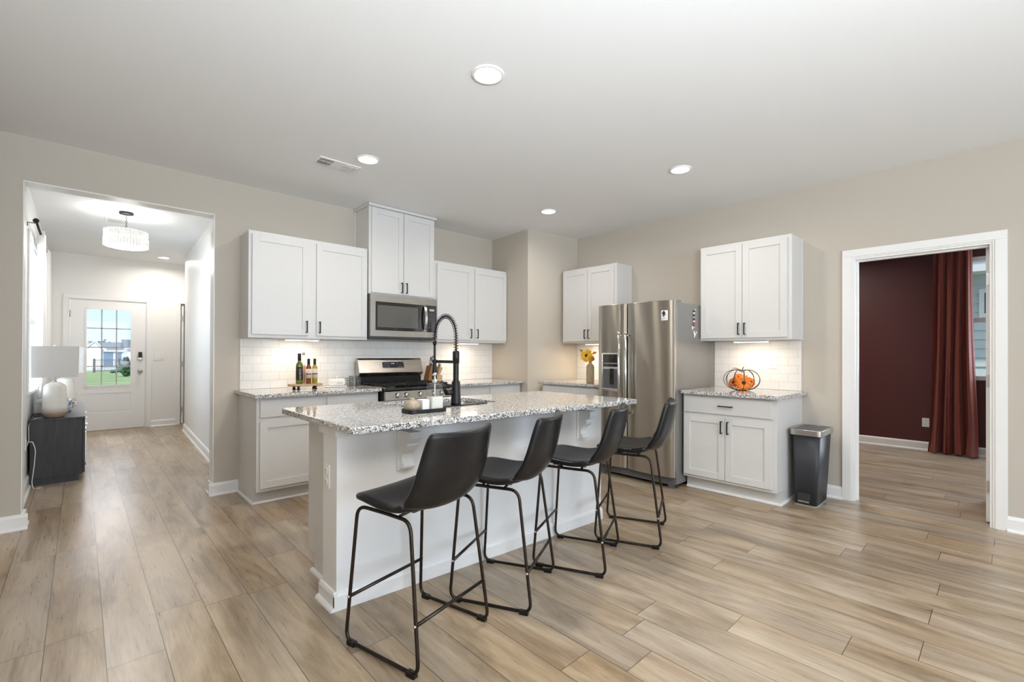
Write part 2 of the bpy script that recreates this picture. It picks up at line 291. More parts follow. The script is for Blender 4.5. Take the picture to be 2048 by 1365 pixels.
# ------------------------------------------------------------------ geometry helpers
class MB:
    def __init__(s): s.v = []; s.f = []; s.sm = []
    def add(s, vs, fs, sm=False):
        n = len(s.v); s.v += [Vector(p) for p in vs]; s.f += [tuple(i + n for i in f) for f in fs]; s.sm += (sm if isinstance(sm, list) else [sm] * len(fs)); return s
    def box(s, x0, x1, y0, y1, z0, z1, fn=None):
        x0, x1 = sorted((x0, x1)); y0, y1 = sorted((y0, y1)); z0, z1 = sorted((z0, z1))
        vs = [(x, y, z) for z in (z0, z1) for y in (y0, y1) for x in (x0, x1)]
        if fn: vs = [fn(*p) for p in vs]
        return s.add(vs, [(0, 2, 3, 1), (4, 5, 7, 6), (0, 1, 5, 4), (2, 6, 7, 3), (0, 4, 6, 2), (1, 3, 7, 5)])
    def prism(s, poly, fn, d0, d1, sm=False):
        n = len(poly); vs = [fn(a, b, d0) for a, b in poly] + [fn(a, b, d1) for a, b in poly]
        return s.add(vs, [tuple(range(n))[::-1], tuple(range(n, 2 * n))] + [(i, (i + 1) % n, n + (i + 1) % n, n + i) for i in range(n)], [False] * 2 + [sm] * n)
    def tube(s, path, r, seg=8, closed=False, caps=True):
        P = [Vector(p) for p in path]; n = len(P); R = r if isinstance(r, (list, tuple)) else [r] * n
        T = []
        for i in range(n):
            a = P[(i - 1) % n] if (closed or i) else P[i]; b = P[(i + 1) % n] if (closed or i < n - 1) else P[i]
            T.append((b - a).normalized())
        up = Vector((0, 0, 1)) if abs(T[0].z) < .9 else Vector((1, 0, 0))
        u = (up - T[0] * up.dot(T[0])).normalized(); vs = []
        for i in range(n):
            u = (u - T[i] * u.dot(T[i])).normalized(); w_ = T[i].cross(u)
            vs += [P[i] + (u * cos(2 * pi * k / seg) + w_ * sin(2 * pi * k / seg)) * R[i] for k in range(seg)]
        fs = []
        for i in range(n if closed else n - 1):
            j = (i + 1) % n
            fs += [(i * seg + k, i * seg + (k + 1) % seg, j * seg + (k + 1) % seg, j * seg + k) for k in range(seg)]
        ns = len(fs)
        if caps and not closed: fs += [tuple(range(seg))[::-1], tuple(range(len(vs) - seg, len(vs)))]
        return s.add(vs, fs, [True] * ns + [False] * (len(fs) - ns))
    def lathe(s, prof, c=(0, 0, 0), seg=24, rot=None, sx=1, sy=1):
        vs = []
        for r, z in prof:
            for k in range(seg):
                p = Vector((r * cos(2 * pi * k / seg) * sx, r * sin(2 * pi * k / seg) * sy, z))
                if rot: p = rot @ p
                vs.append(p + Vector(c))
        fs = [(i * seg + k, i * seg + (k + 1) % seg, (i + 1) * seg + (k + 1) % seg, (i + 1) * seg + k) for i in range(len(prof) - 1) for k in range(seg)]
        ns = len(fs)
        if prof[0][0] > 1e-6: fs.append(tuple(range(seg))[::-1])
        if prof[-1][0] > 1e-6: fs.append(tuple(range(len(vs) - seg, len(vs))))
        return s.add(vs, fs, [True] * ns + [False] * (len(fs) - ns))
    def cyl(s, a, b, r, seg=16): return s.tube([a, b], r, seg)
    def ball(s, c, r, seg=12, sx=1, sy=1, sz=1):
        return s.lathe([(max(1e-5, r * sin(pi * i / 8)), -r * sz * cos(pi * i / 8)) for i in range(9)], c, seg, sx=sx, sy=sy)
    def rslab(s, x0, x1, y0, y1, z0, z1, r, fn=None, seg=5, rt=0):
        """slab with rounded corners in plan"""
        cs = [(x1 - r, y1 - r, 0), (x0 + r, y1 - r, 90), (x0 + r, y0 + r, 180), (x1 - r, y0 + r, 270)]
        pl = [(cx + r * cos(radians(a + 90 * k / seg)), cy + r * sin(radians(a + 90 * k / seg))) for cx, cy, a in cs for k in range(seg + 1)]
        f = (lambda a, b, d: fn(a, b, d)) if fn else (lambda a, b, d: (a, b, d))
        return s.prism(pl, f, z0, z1)
    def obj(s, name, m_, parent=None, bevel=0, seg=2, mods=None):
        off = Vector((0, 0, 0)); q = parent
        while q is not None: off += q.location; q = q.parent
        loc = Vector((0, 0, 0))
        if parent is None:
            xs = [v.x for v in s.v]; ys = [v.y for v in s.v]; zs = [v.z for v in s.v]
            loc = Vector(((min(xs) + max(xs)) / 2, (min(ys) + max(ys)) / 2, min(zs)))
        me = bpy.data.meshes.new(name); me.from_pydata([v - off - loc for v in s.v], [], s.f)
        me.polygons.foreach_set('use_smooth', s.sm); me.update()
        bm = bmesh.new(); bm.from_mesh(me); bmesh.ops.recalc_face_normals(bm, faces=bm.faces); bm.to_mesh(me); bm.free()
        me.materials.append(m_)
        o = bpy.data.objects.new(name, me); COL.objects.link(o); o.location = loc
        if parent: o.parent = parent
        if bevel:
            b = o.modifiers.new('b', 'BEVEL'); b.width = bevel; b.segments = seg; b.limit_method = 'ANGLE'; b.angle_limit = radians(40); b.harden_normals = True
        return o
def tag(o, label, cat, group=None):
    o['label'] = label; o['category'] = cat
    if group: o['group'] = group
    return o
def thing(name, label, cat, loc=(0, 0, 0), group=None):
    o = bpy.data.objects.new(name, None); COL.objects.link(o); o.location = loc; o.empty_display_size = .1
    return tag(o, label, cat, group)
def struct(o): o['kind'] = 'structure'; return o
def box(name, m_, x0, x1, y0, y1, z0, z1, parent=None, bevel=0): return MB().box(x0, x1, y0, y1, z0, z1).obj(name, m_, parent, bevel)
def S(name, m_, x0, x1, y0, y1, z0, z1, bevel=0): return struct(box(name, m_, x0, x1, y0, y1, z0, z1, None, bevel))
def fillet(pts, r, n=6, closed=False):
    P = [Vector(p) for p in pts]; out = []
    N_ = len(P)
    for i in range(N_):
        if not closed and i in (0, N_ - 1): out.append(P[i]); continue
        a, b, c = P[i - 1], P[i], P[(i + 1) % N_]
        d1 = (a - b); d2 = (c - b); rr = min(r, d1.length * .45, d2.length * .45)
        p0 = b + d1.normalized() * rr; p1 = b + d2.normalized() * rr
        for k in range(n + 1):
            t = k / n; out.append(p0 * (1 - t) ** 2 + b * 2 * t * (1 - t) + p1 * t * t)
    return out
def text(name, s, m_, size, loc, right, upv, parent, ext=.0006):
    cu = bpy.data.curves.new(name, 'FONT'); cu.body = s; cu.size = size; cu.extrude = ext; cu.align_x = 'CENTER'; cu.align_y = 'CENTER'
    t = bpy.data.objects.new('tmp', cu); COL.objects.link(t)
    dg = bpy.context.evaluated_depsgraph_get(); me = bpy.data.meshes.new_from_object(t.evaluated_get(dg)); bpy.data.objects.remove(t)
    off = Vector((0, 0, 0)); q = parent
    while q is not None: off += q.location; q = q.parent
    r = Vector(right).normalized(); u = Vector(upv).normalized(); n = r.cross(u)
    for v in me.vertices: v.co = Vector(loc) - off + r * v.co.x + u * v.co.y + n * v.co.z
    me.materials.clear(); me.materials.append(m_)
    o = bpy.data.objects.new(name, me); COL.objects.link(o)
    if parent: o.parent = parent
    return o
def solid(o, t, off=0, sub=0):
    a = o.modifiers.new('s', 'SOLIDIFY'); a.thickness = t; a.offset = off
    if sub: b = o.modifiers.new('u', 'SUBSURF'); b.levels = b.render_levels = sub
    for p in o.data.polygons: p.use_smooth = True
    return o
def children(o): return [c for c in bpy.data.objects if c.parent == o]
def copy_tree(o, parent=None):
    c = o.copy(); COL.objects.link(c); c.parent = parent
    for ch in children(o): copy_tree(ch, c)
    return c

# ------------------------------------------------------------------ room shell
YW, XW, H, CZ = 4.695, 4.786, 2.753, .907
XL, YB = -.42, -3.9
S('floor', M['floor'], -1.2, 8.3, -4.2, 10.0, -.05, 0)
S('ceiling', M['ceiling'], -1.2, 8.3, -4.2, 10.0, H, H + .1)
WT = .14
S('wall_stove', M['wall'], .844, XW + .12, YW, YW + WT, 0, H)
S('wall_opening_side', M['wall'], XL - .15, -.296, YW, YW + WT, 0, H)
S('wall_opening_header', M['wall'], -.296, .844, YW, YW + WT, 2.44, H)
S('wall_left', M['wall'], XL - .15, XL, YB, YW, 0, H)
pv = MB().prism([(4.02, YW), (3.968, 3.965), (XW, 3.862), (XW, YW)], lambda a, b, d: (a, b, d), 0, H)
struct(pv.obj('wall_pantry_corner', M['wall']))
D0, D1, DZ = .066, .885, 2.055      # right door opening
S('wall_right', M['wall'], XW, XW + .12, D1, YW, 0, H)
S('wall_right_header', M['wall'], XW, XW + .12, D0, D1, DZ, H)
S('wall_right_front', M['wall'], XW, XW + .12, -1.0, D0, 0, H)
S('wall_right_sill', M['wall'], XW, XW + .12, -2.8, -1.0, 0, .6)
S('wall_right_window_header', M['wall'], XW, XW + .12, -2.8, -1.0, 2.35, H)
S('wall_right_back', M['wall'], XW, XW + .12, YB, -2.8, 0, H)
S('wall_back_left', M['wall'], XL - .15, -.1, YB - .15, YB, 0, H)
S('wall_back_middle', M['wall'], 2.5, 3.2, YB - .15, YB, 0, H)
S('wall_back_right', M['wall'], 4.5, XW + .12, YB - .15, YB, 0, H)
S('wall_back_sill', M['wall'], -.1, 4.5, YB - .15, YB, 0, .4)
S('wall_back_header', M['wall'], -.1, 4.5, YB - .15, YB, 2.45, H)
# white corner beads around the hall opening
S('trim_1', M['white'], -.300, -.294, YW - .003, YW + WT + .002, .1, 2.434, .001)
S('trim_2', M['white'], .842, .848, YW - .003, YW + WT + .002, .1, 2.434, .001)
S('trim_3', M['white'], -.300, .848, YW - .003, YW + WT + .002, 2.434, 2.442, .001)

def baseboard(name, fn, u0, u1, h=.105):
    b = MB()
    prof = [(0, 0), (.016, 0), (.016, h - .022), (.011, h - .008), (.006, h), (0, h)]
    b.prism(prof, lambda d, v, u: fn(u, v, d), u0, u1)
    shoe = [(.016, 0), (.031, 0), (.029, .008), (.023, .015), (.016, .018)]
    b.prism(shoe, lambda d, v, u: fn(u, v, d), u0, u1)
    return struct(b.obj(name, M['white']))
fS = lambda y0: (lambda u, v, d: (u, y0 - d, v))
fR = lambda x0: (lambda u, v, d: (x0 - d, u, v))
baseboard('baseboard_stove', fS(YW), .813, 1.035)
baseboard('baseboard_opening_side', fS(YW), XL, -.265)
struct(MB().box(-.296, -.265, YW, YW + WT, 0, .018).box(-.296, -.280, YW, YW + WT, 0, .105).obj('baseboard_opening_left_jamb', M['white'], None, .003))
struct(MB().box(.813, .844, YW, YW + WT, 0, .018).box(.828, .844, YW, YW + WT, 0, .105).obj('baseboard_opening_right_jamb', M['white'], None, .003))
baseboard('baseboard_left', lambda u, v, d: (XL + d, u, v), YB, YW)
baseboard('baseboard_right', fR(XW), .958, 1.262)
baseboard('baseboard_right_front', fR(XW), -1.0, -.004)
# door casing of the right doorway
kc = MB()
for d0, d1, t0, t1 in ((D1 + .012, D1 + .074, 0, .018), (D1, D1 + .012, 0, .012), (D0 - .074, D0 - .012, 0, .018), (D0 - .012, D0, 0, .012)):
    kc.box(XW - t1, XW, d0, d1, 0, DZ + (.012 if t1 > .015 else 0))
kc.box(XW - .018, XW, D0 - .074, D1 + .074, DZ + .012, DZ + .072); kc.box(XW - .012, XW, D0 - .012, D1 + .012, DZ, DZ + .012)
kc.box(XW - .004, XW + .124, D1 - .015, D1, 0, DZ - .015); kc.box(XW - .004, XW + .124, D0, D0 + .015, 0, DZ - .015); kc.box(XW - .004, XW + .124, D0, D1, DZ - .015, DZ)
kc.box(XW + .04, XW + .075, D1 - .028, D1 - .015, 0, DZ - .028); kc.box(XW + .04, XW + .075, D0 + .015, D1 - .015, DZ - .028, DZ - .015)
struct(kc.obj('trim_4', M['white'], None, .0015))

# ---- dark red room
RX = 8.05
S('wall_red_room_far_left', M['redwall'], RX, RX + .12, .36, 3.2, 0, H)
S('wall_red_room_far_sill', M['redwall'], RX, RX + .12, -1.2, .36, 0, .93)
S('wall_red_room_far_header', M['redwall'], RX, RX + .12, -1.2, .36, 2.45, H)
S('wall_red_room_far_right', M['redwall'], RX, RX + .12, -1.9, -1.2, 0, H)
struct(MB().box(RX - .01, RX + .06, -1.2, -.36, .93, .985).box(RX - .01, RX + .06, -1.2, -.36, 2.40, 2.45).box(RX + .01, RX + .06, -1.2, -1.14, .985, 2.40).box(RX, RX + .05, -1.14, -.36, 1.64, 1.70).obj('added_window', M['white'], None, .003))  # unseen second window, added to let the red room lamp in
S('wall_red_room_left', M['redwall'], XW + .12, RX, 3.2, 3.3, 0, H)
S('wall_red_room_right', M['redwall'], XW + .12, RX, -1.9, -1.8, 0, H)
struct(MB().box(XW + .12, XW + .128, D1 + .08, 3.2, 0, H).box(XW + .12, XW + .128, -1.8, D0 - .08, 0, H).box(XW + .12, XW + .128, D0 - .08, D1 + .08, DZ + .08, H).obj('wall_red_room_near', M['redwall']))
baseboard('baseboard_red_room', fR(RX), -1.8, 3.2, .11)
wr = struct(MB().box(RX - .01, RX + .06, -.30, .36, .93, .985).box(RX - .01, RX + .06, -.30, .36, 2.40, 2.45).box(RX + .01, RX + .06, .30, .36, .985, 2.40).box(RX + .0, RX + .05, -.30, .30, 1.64, 1.70).box(RX + .01, RX + .06, -.36, -.30, .93, 2.45).obj('window_1', M['white'], None, .003))
box('pane', M['glass'], RX + .03, RX + .034, -.30, .30, .985, 2.40, wr)
# open door leaf, seen on its hinge edge
dl = struct(MB().box(XW + .10, XW + .90, D0 + .002, D0 + .036, .012, DZ - .02).obj('door_2', M['white'], None, .002))
for z in (.27, 1.05, 1.80):
    hg = MB().box(XW + .094, XW + .1002, D0 + .004, D0 + .034, z - .045, z + .045); hg.cyl((XW + .094, D0 + .002, z - .047), (XW + .094, D0 + .002, z + .047), .005, 8)
    hg.obj('hinge', M['nickel'], dl, .001)
if 0: MB().lathe([(.001, 0), (.026, .006), (.026, .012), (.012, .02), (.012, .035), (.026, .045), (.028, .056), (.02, .066), (.001, .068)], (XW + .84, D0 + .036, .95), 16, Matrix.Rotation(-pi / 2, 3, 'X')).obj('door_knob', M['nickel'], dl)
# ---- hall
HW = -.355; YD = 9.744
S('wall_hall_left_near', M['hallwall'], HW - .1, HW, YW + WT, 6.1, 0, H)
S('wall_hall_left_far', M['hallwall'], HW - .1, HW, 7.65, YD, 0, H)
S('wall_hall_left_sill', M['hallwall'], HW - .1, HW, 6.1, 7.65, 0, .85)
S('wall_hall_left_header', M['hallwall'], HW - .1, HW, 6.1, 7.65, 2.3, H)
hr = MB().prism([(1.035, YW + WT), (1.215, 8.95), (1.38, 8.95), (1.38, YW + WT)], lambda a, b, d: (a, b, d), 0, H)
struct(hr.obj('wall_hall_right', M['hallwall']))
S('wall_hall_far_left', M['hallwall'], HW - .1, -.135, YD, YD + .14, 0, H)
S('wall_hall_far_header', M['hallwall'], -.135, .80, YD, YD + .14, 2.065, H)
S('wall_hall_far_right', M['hallwall'], .80, 1.262, YD, YD + .14, 0, H)
S('wall_hall_far_closet_header', M['hallwall'], 1.262, 2.3, YD, YD + .14, 2.08, H)
S('wall_hall_side_room', M['hallwall'], 1.38, 2.3, 8.85, 8.95, 0, H)
S('wall_hall_side_end', M['hallwall'], 2.3, 2.4, 8.85, YD + .14, 0, H)
S('floor_closet', M['floor'], 1.0, 2.5, 10.0, 11.0, -.05, 0)
S('ceiling_closet', M['ceiling'], 1.0, 2.5, 10.0, 11.0, H, H + .1)
S('wall_hall_closet_left', M['hallwall'], 1.0, 1.1, YD + .14, YD + 1.1, 0, H)
S('wall_hall_closet_right', M['hallwall'], 2.3, 2.4, YD + .14, YD + 1.1, 0, H)
S('wall_hall_closet_back', M['hallwall'], 1.1, 2.4, YD + 1.0, YD + 1.1, 0, H)
bh = MB()
p0, p1 = Vector((1.035, YW + WT, 0)), Vector((1.215, 8.95, 0)); dr = (p1 - p0).normalized(); nr = Vector((-dr.y, dr.x, 0))
for prof in ([(0, 0), (.016, 0), (.016, .09), (.006, .105), (0, .105)], [(.016, 0), (.031, 0), (.023, .015), (.016, .018)]):
    bh.prism(prof, lambda d, v, u: tuple(p0 + dr * u + nr * d + Vector((0, 0, v))), 0, (p1 - p0).length + .016)
struct(bh.obj('baseboard_hall_right', M['white']))
baseboard('baseboard_hall_far', fS(YD), .865, 1.20)
baseboard('baseboard_hall_left', lambda u, v, d: (HW + d, u, v), YW + WT, YD)
# hall window
wh = MB()
for a, b in ((6.04, 6.10), (7.65, 7.71)): wh.box(HW + .0005, HW + .013, a, b, .86, 2.30)
wh.box(HW + .0005, HW + .013, 6.04, 7.71, 2.30, 2.36).box(HW - .088, HW + .03, 6.02, 7.73, .8505, .875)
for a, b in ((6.1005, 6.118), (7.632, 7.6495)): wh.box(HW - .088, HW, a, b, .875, 2.2995)
wh.box(HW - .088, HW, 6.118, 7.632, 2.282, 2.2995).box(HW - .07, HW - .035, 6.118, 7.632, 1.56, 1.60).box(HW - .069, HW - .036, 6.86, 6.89, .875, 1.56).box(HW - .069, HW - .036, 6.86, 6.89, 1.60, 2.282)
wh = struct(wh.obj('window_2', M['white'], None, .002))
box('pane', M['glass'], HW - .054, HW - .050, 6.118, 7.632, .875, 2.282, wh)
# entry door
cs = MB()
for a, b in ((-.20, -.135), (.80, .865)): cs.box(a, b, YD - .016, YD, 0, 2.065)
cs.box(-.20, .865, YD - .016, YD, 2.065, 2.13); cs.box(-.135, -.121, YD - .005, YD + .12, 0, 2.05); cs.box(.786, .80, YD - .005, YD + .12, 0, 2.05); cs.box(-.135, .80, YD - .005, YD + .12, 2.05, 2.065)
struct(cs.obj('trim_5', M['white'], None, .003))
ed = MB(); y0, y1 = YD + .0, YD + .042
gx0, gx1, gz0, gz1 = .065, .60, .715, 1.915
ed.box(-.119, gx0, y0, y1, .012, 2.048); ed.box(gx1, .784, y0, y1, .012, 2.048); ed.box(gx0, gx1, y0, y1, gz1, 2.048); ed.box(gx0, gx1, y0, y1, .012, .28); ed.box(gx0, gx1, y0, y1, .59, gz0); ed.box(gx0, gx1, y0 + .010, y1, .28, .59)
ed.box(gx0 - .018, gx0 + .004, y0 - .008, y0, gz0 - .018, gz1 + .018); ed.box(gx1 - .004, gx1 + .018, y0 - .008, y0, gz0 - .018, gz1 + .018); ed.box(gx0, gx1, y0 - .008, y0, gz1 - .004, gz1 + .018); ed.box(gx0, gx1, y0 - .008, y0, gz0 - .018, gz0 + .004)
ed.box(gx0 + .03, gx1 - .03, y0 + .002, y0 + .012, .31, .56)
ed = struct(ed.obj('door_1', M['white']))
gr = MB()
for k in (1, 2): x = gx0 + (gx1 - gx0) * k / 3; gr.box(x - .008, x + .008, y0 + .012, y0 + .03, gz0, gz1)
for k in (1, 2, 3): z = gz0 + (gz1 - gz0) * k / 4; gr.box(gx0, gx1, y0 + .012, y0 + .03, z - .008, z + .008)
gr.obj('muntin_grid', noisy(mat('grey_muntin', (.40, .42, .45), .4), 30, .02), ed)
box('pane', M['glass'], gx0, gx1, y0 + .034, y0 + .037, gz0, gz1, ed)
dk = box('deadbolt', M['nickel'], .686, .750, YD - .03, YD + .001, 1.115, 1.215, ed, .008)
box('keypad', M['gloss'], .694, .742, YD - .034, YD - .029, 1.15, 1.245, ed, .004)
MB().lathe([(.001, 0), (.032, .004), (.032, .01), (.013, .02), (.013, .034), (.028, .046), (.031, .058), (.022, .07), (.001, .073)], (.718, YD, .93), 18, Matrix.Rotation(pi / 2, 3, 'X')).obj('door_knob', M['nickel'], ed)
for z in (.25, 1.05, 1.83): MB().cyl((-.124, YD - .006, z - .05), (-.124, YD - .006, z + .05), .007, 8).box(-.14, -.118, YD - .006, YD - .001, z - .05, z + .05).obj('hinge', M['nickel'], ed)
box('threshold', noisy(mat('tan_threshold', (.42, .33, .22), .4, .3), 30, .05), -.12, .785, YD - .03, YD + .05, .0, .011, ed, .003)
# side doorway with its open door leaf at the end of the hall
struct(MB().box(1.20, 1.262, YD - .016, YD, 0, 2.08).box(1.20, 2.2, YD - .016, YD, 2.08, 2.145).obj('trim_6', M['white'], None, .003))
d3 = struct(MB().box(1.275, 1.31, YD + .02, YD + .80, .012, 2.06).obj('door_3', M['white'], None, .002))
for z in (.25, 1.04, 1.83): box('hinge', M['nickel'], 1.268, 1.30, YD + .012, YD + .02, z - .045, z + .045, d3)
MB().ball((1.25, YD + .72, .95), .026).obj('door_knob', M['nickel'], d3)

# ------------------------------------------------------------------ cabinets
# a front is described by fn(u, v, d): u along the wall, v up, d out of the front
def shaker(fn, u0, u1, v0, v1, parent, hside=None, hv=None, name='door', mt=None, drawer=False, rail=.056):
    mt = mt or M['cab']; b = MB(); g = .0
    if drawer: b.box(u0, u1, v0, v1, .0015, .019, fn)
    else:
        b.box(u0 + rail - .004, u1 - rail + .004, v0 + rail - .004, v1 - rail + .004, .0015, .010, fn)
        b.box(u0, u0 + rail, v0, v1, .0015, .019, fn); b.box(u1 - rail, u1, v0, v1, .0015, .019, fn)
        b.box(u0 + rail, u1 - rail, v0, v0 + rail, .0015, .019, fn); b.box(u0 + rail, u1 - rail, v1 - rail, v1, .0015, .019, fn)
    d = b.obj('drawer' if drawer else name, mt, parent, .0012)
    if hside is not None:
        h = MB()
        if drawer:
            c = (u0 + u1) / 2 + hside; z = (v0 + v1) / 2
            h.box(c - .06, c + .06, z - .0045, z + .0045, .042, .051, fn)
            for s in (-1, 1): h.box(c + s * .055 - .0045, c + s * .055 + .0045, z - .0045, z + .0045, .019, .045, fn)
        else:
            h.box(hside - .0045, hside + .0045, hv - .055, hv + .055, .042, .051, fn)
            for s in (-1, 1): h.box(hside - .0045, hside + .0045, hv + s * .050 - .0045, hv + s * .050 + .0045, .019, .045, fn)
        h.obj('handle', M['black'], d, .001)
    return d
UZ, UB = 2.285, 1.372
def sw(yf): return lambda u, v, d: (u, yf - d, v)         # stove wall, front at y = yf
def rw(xf): return lambda u, v, d: (xf - d, -u, v)        # right wall, front at x = xf ; u = -y
# upper cabinets on the stove wall
YU = 4.385
c = thing('wall_cabinet', 'white two-door wall cabinet left of the microwave, above the oil bottles', 'kitchen cabinet', (1.57, YU, UB), 'white wall cabinets')
box('body', M['cabside'], 1.040, 2.103, YU + .018, YW - .002, UB, UZ, c, .001)
box('face_frame', M['cab'], 1.038, 2.104, YU, YU + .018, UB - .002, UZ + .001, c, .001)
shaker(sw(YU), 1.062, 1.530, 1.398, 2.255, c, 1.507, 1.475); shaker(sw(YU), 1.600, 2.095, 1.398, 2.255, c, 1.624, 1.475)
c = thing('wall_cabinet', 'tall white cabinet reaching the ceiling above the microwave', 'kitchen cabinet', (2.49, YU, 1.84), 'white wall cabinets')
box('body', M['cabside'], 2.112, 2.884, YU + .0, YW - .002, 1.842, 2.72, c, .001)
box('face_frame', M['cab'], 2.110, 2.886, YU - .018, YU, 1.840, 2.722, c, .001)
shaker(sw(YU - .018), 2.135, 2.492, 1.853, 2.71, c, 2.467, 1.925); shaker(sw(YU - .018), 2.498, 2.872, 1.853, 2.71, c, 2.523, 1.925)
MB().box(2.095, 2.902, YU - .05, YW - .002, 2.722, 2.750).obj('crown_moulding', M['cab'], c, .003)
box('scribe_strip', M['cab'], 2.104, 2.112, YW - .012, YW - .002, UZ, 2.722, c)
c = thing('wall_cabinet', 'white two-door wall cabinet right of the microwave, beside the pantry corner', 'kitchen cabinet', (3.4, YU, UB), 'white wall cabinets')
box('body', M['cabside'], 2.890, 3.992, YU + .018, YW - .002, UB, UZ, c, .001)
box('face_frame', M['cab'], 2.889, 3.993, YU, YU + .018, UB - .002, UZ + .001, c, .001)
shaker(sw(YU), 2.93, 3.425, 1.398, 2.255, c, 3.402, 1.475); shaker(sw(YU), 3.475, 3.985, 1.398, 2.255, c, 3.50, 1.475)
# upper cabinets on the right wall
XU = 4.485
def right_upper(ya, yb, label, side_left):
    c = thing('wall_cabinet', label, 'kitchen cabinet', (XU, (ya + yb) / 2, UB), 'white wall cabinets')
    box('body', M['cabside'], XU + .018, XW - .002, ya, yb, UB, UZ, c, .001)
    box('face_frame', M['cab'], XU, XU + .018, ya - .001, yb + .001, UB - .002, UZ + .001, c, .001)
    mid = (ya + yb) / 2 + .003
    shaker(rw(XU), -yb + .012, -mid - .002, 1.392, 2.262, c, -mid - .027, 1.475)
    shaker(rw(XU), -mid + .002, -ya - .032, 1.392, 2.262, c, -mid + .027, 1.475)
    box('scribe_strip', M['cab'], XW - .012, XW - .002, ya - .008, ya, UB, UZ, c)
right_upper(3.043, 3.845, 'white two-door wall cabinet between pantry corner and fridge, above the flower vase', 0)
right_upper(1.262, 2.064, 'white two-door wall cabinet right of the fridge, above the wire pumpkin', 0)
# base cabinets
def cove(fn, u0, u1, d, parent):
    MB().prism([(0, 0), (.014, 0), (.012, .008), (.006, .016), (0, .018)], lambda a, b, u: fn(u, b, d + a), u0, u1).obj('shoe_moulding', M['white'], parent)
YBF = 4.105
def base_stove(x0, x1, fronts, label, side=True):
    c = thing('base_cabinet', label, 'kitchen cabinet', ((x0 + x1) / 2, YBF, 0), 'white base cabinets')
    box('body', M['cabside'], x0, x1, YBF + .018, YW - .002, .115, .876, c, .001)
    box('face_frame', M['cab'], x0 - .001, x1 + .001, YBF, YBF + .018, .112, .876, c, .001)
    box('toe_kick', M['cab'], x0, x1, YBF + .09, YW - .002, 0, .115, c)
    cove(sw(YBF + .09), x0 - .0, x1, 0, c)
    for a, b in fronts:
        shaker(sw(YBF), a, b, .715, .853, c, drawer=True); shaker(sw(YBF), a, b, .14, .684, c)
    return c
c = base_stove(1.035, 2.085, [(1.058, 1.548), (1.592, 2.072)], 'white base cabinet with drawers left of the stove')
MB().prism([(0, 0), (.014, 0), (.012, .008), (.006, .016), (0, .018)], lambda a, b, u: (1.035 - a, u, b), YBF + .076, YW - .002).obj('shoe_moulding', M['white'], c)
base_stove(2.866, 3.97, [(2.89, 3.44), (3.48, 3.96)], 'white base cabinet with drawers right of the stove')
XBF = 4.112
def base_right(y0, y1, label, full=True):
    c = thing('base_cabinet', label, 'kitchen cabinet', (XBF, (y0 + y1) / 2, 0), 'white base cabinets')
    box('body', M['cabside'], XBF + .018, XW - .002, y0, y1, .115, .876, c, .001)
    box('face_frame', M['cab'], XBF, XBF + .018, y0 - .001, y1 + .001, .112, .876, c, .001)
    box('toe_kick', M['cab'], XBF + .075, XW - .002, y0, y1, 0, .115, c)
    cove(rw(XBF + .075), -y1, -y0 + .014, 0, c)
    MB().prism([(0, 0), (.014, 0), (.012, .008), (.006, .016), (0, .018)], lambda a, b, u: (u, y0 - a, b), XBF + .062, XW - .002).obj('shoe_moulding', M['white'], c)
    mid = (y0 + y1) / 2 + .01
    if full:
        shaker(rw(XBF), -y1 + .012, -y0 - .034, .712, .858, c, 0.008, drawer=True)
        shaker(rw(XBF), -y1 + .012, -mid - .002, .138, .684, c, -mid - .027, .60); shaker(rw(XBF), -mid + .002, -y0 - .034, .138, .684, c, -mid + .027, .60)
    else:
        shaker(rw(XBF), -y1 + .03, -y0 - .02, .712, .858, c, drawer=True); shaker(rw(XBF), -y1 + .03, -y0 - .02, .138, .684, c)
    return c
base_right(1.262, 2.052, 'white base cabinet with one drawer and two doors beside the black trash can')
base_right(2.98, 3.85, 'white base cabinet tucked between pantry corner and fridge', False)
# worktops
def worktop(x0, x1, y0, y1, label, z=CZ):
    return tag(MB().box(x0, x1, y0, y1, z - .031, z).obj('granite_worktop', M['granite'], None, .004), label, 'worktop', 'granite worktops')
worktop(1.002, 2.088, 4.03, YW - .002, 'speckled granite worktop under the oil bottles, left of the stove')
worktop(2.862, 3.972, 4.03, YW - .002, 'speckled granite worktop right of the stove, under the knife block')
worktop(4.06, XW - .002, 2.96, 3.858, 'speckled granite worktop under the flower vase, left of the fridge')
worktop(4.048, XW - .002, 1.222, 2.050, 'speckled granite worktop under the wire pumpkin, right of the fridge')
# backsplashes
def splash(name_, m_, x0, x1, y0, y1, z0, z1, label): return tag(MB().box(x0, x1, y0, y1, z0, z1).obj('tile_backsplash', m_), label, 'backsplash', 'white subway tile backsplashes')
splash('', M['tilex'], 1.045, 4.018, YW - .009, YW - .0015, CZ + .001, UB - .002, 'white subway tile backsplash behind the stove and oil bottles')
splash('', M['tiley'], XW - .009, XW - .0015, 2.98, 3.858, CZ + .001, UB - .002, 'white subway tile backsplash behind the flower vase')
splash('', M['tiley'], XW - .009, XW - .0015, 1.266, 2.050, CZ + .001, UB - .002, 'white subway tile backsplash behind the wire pumpkin')
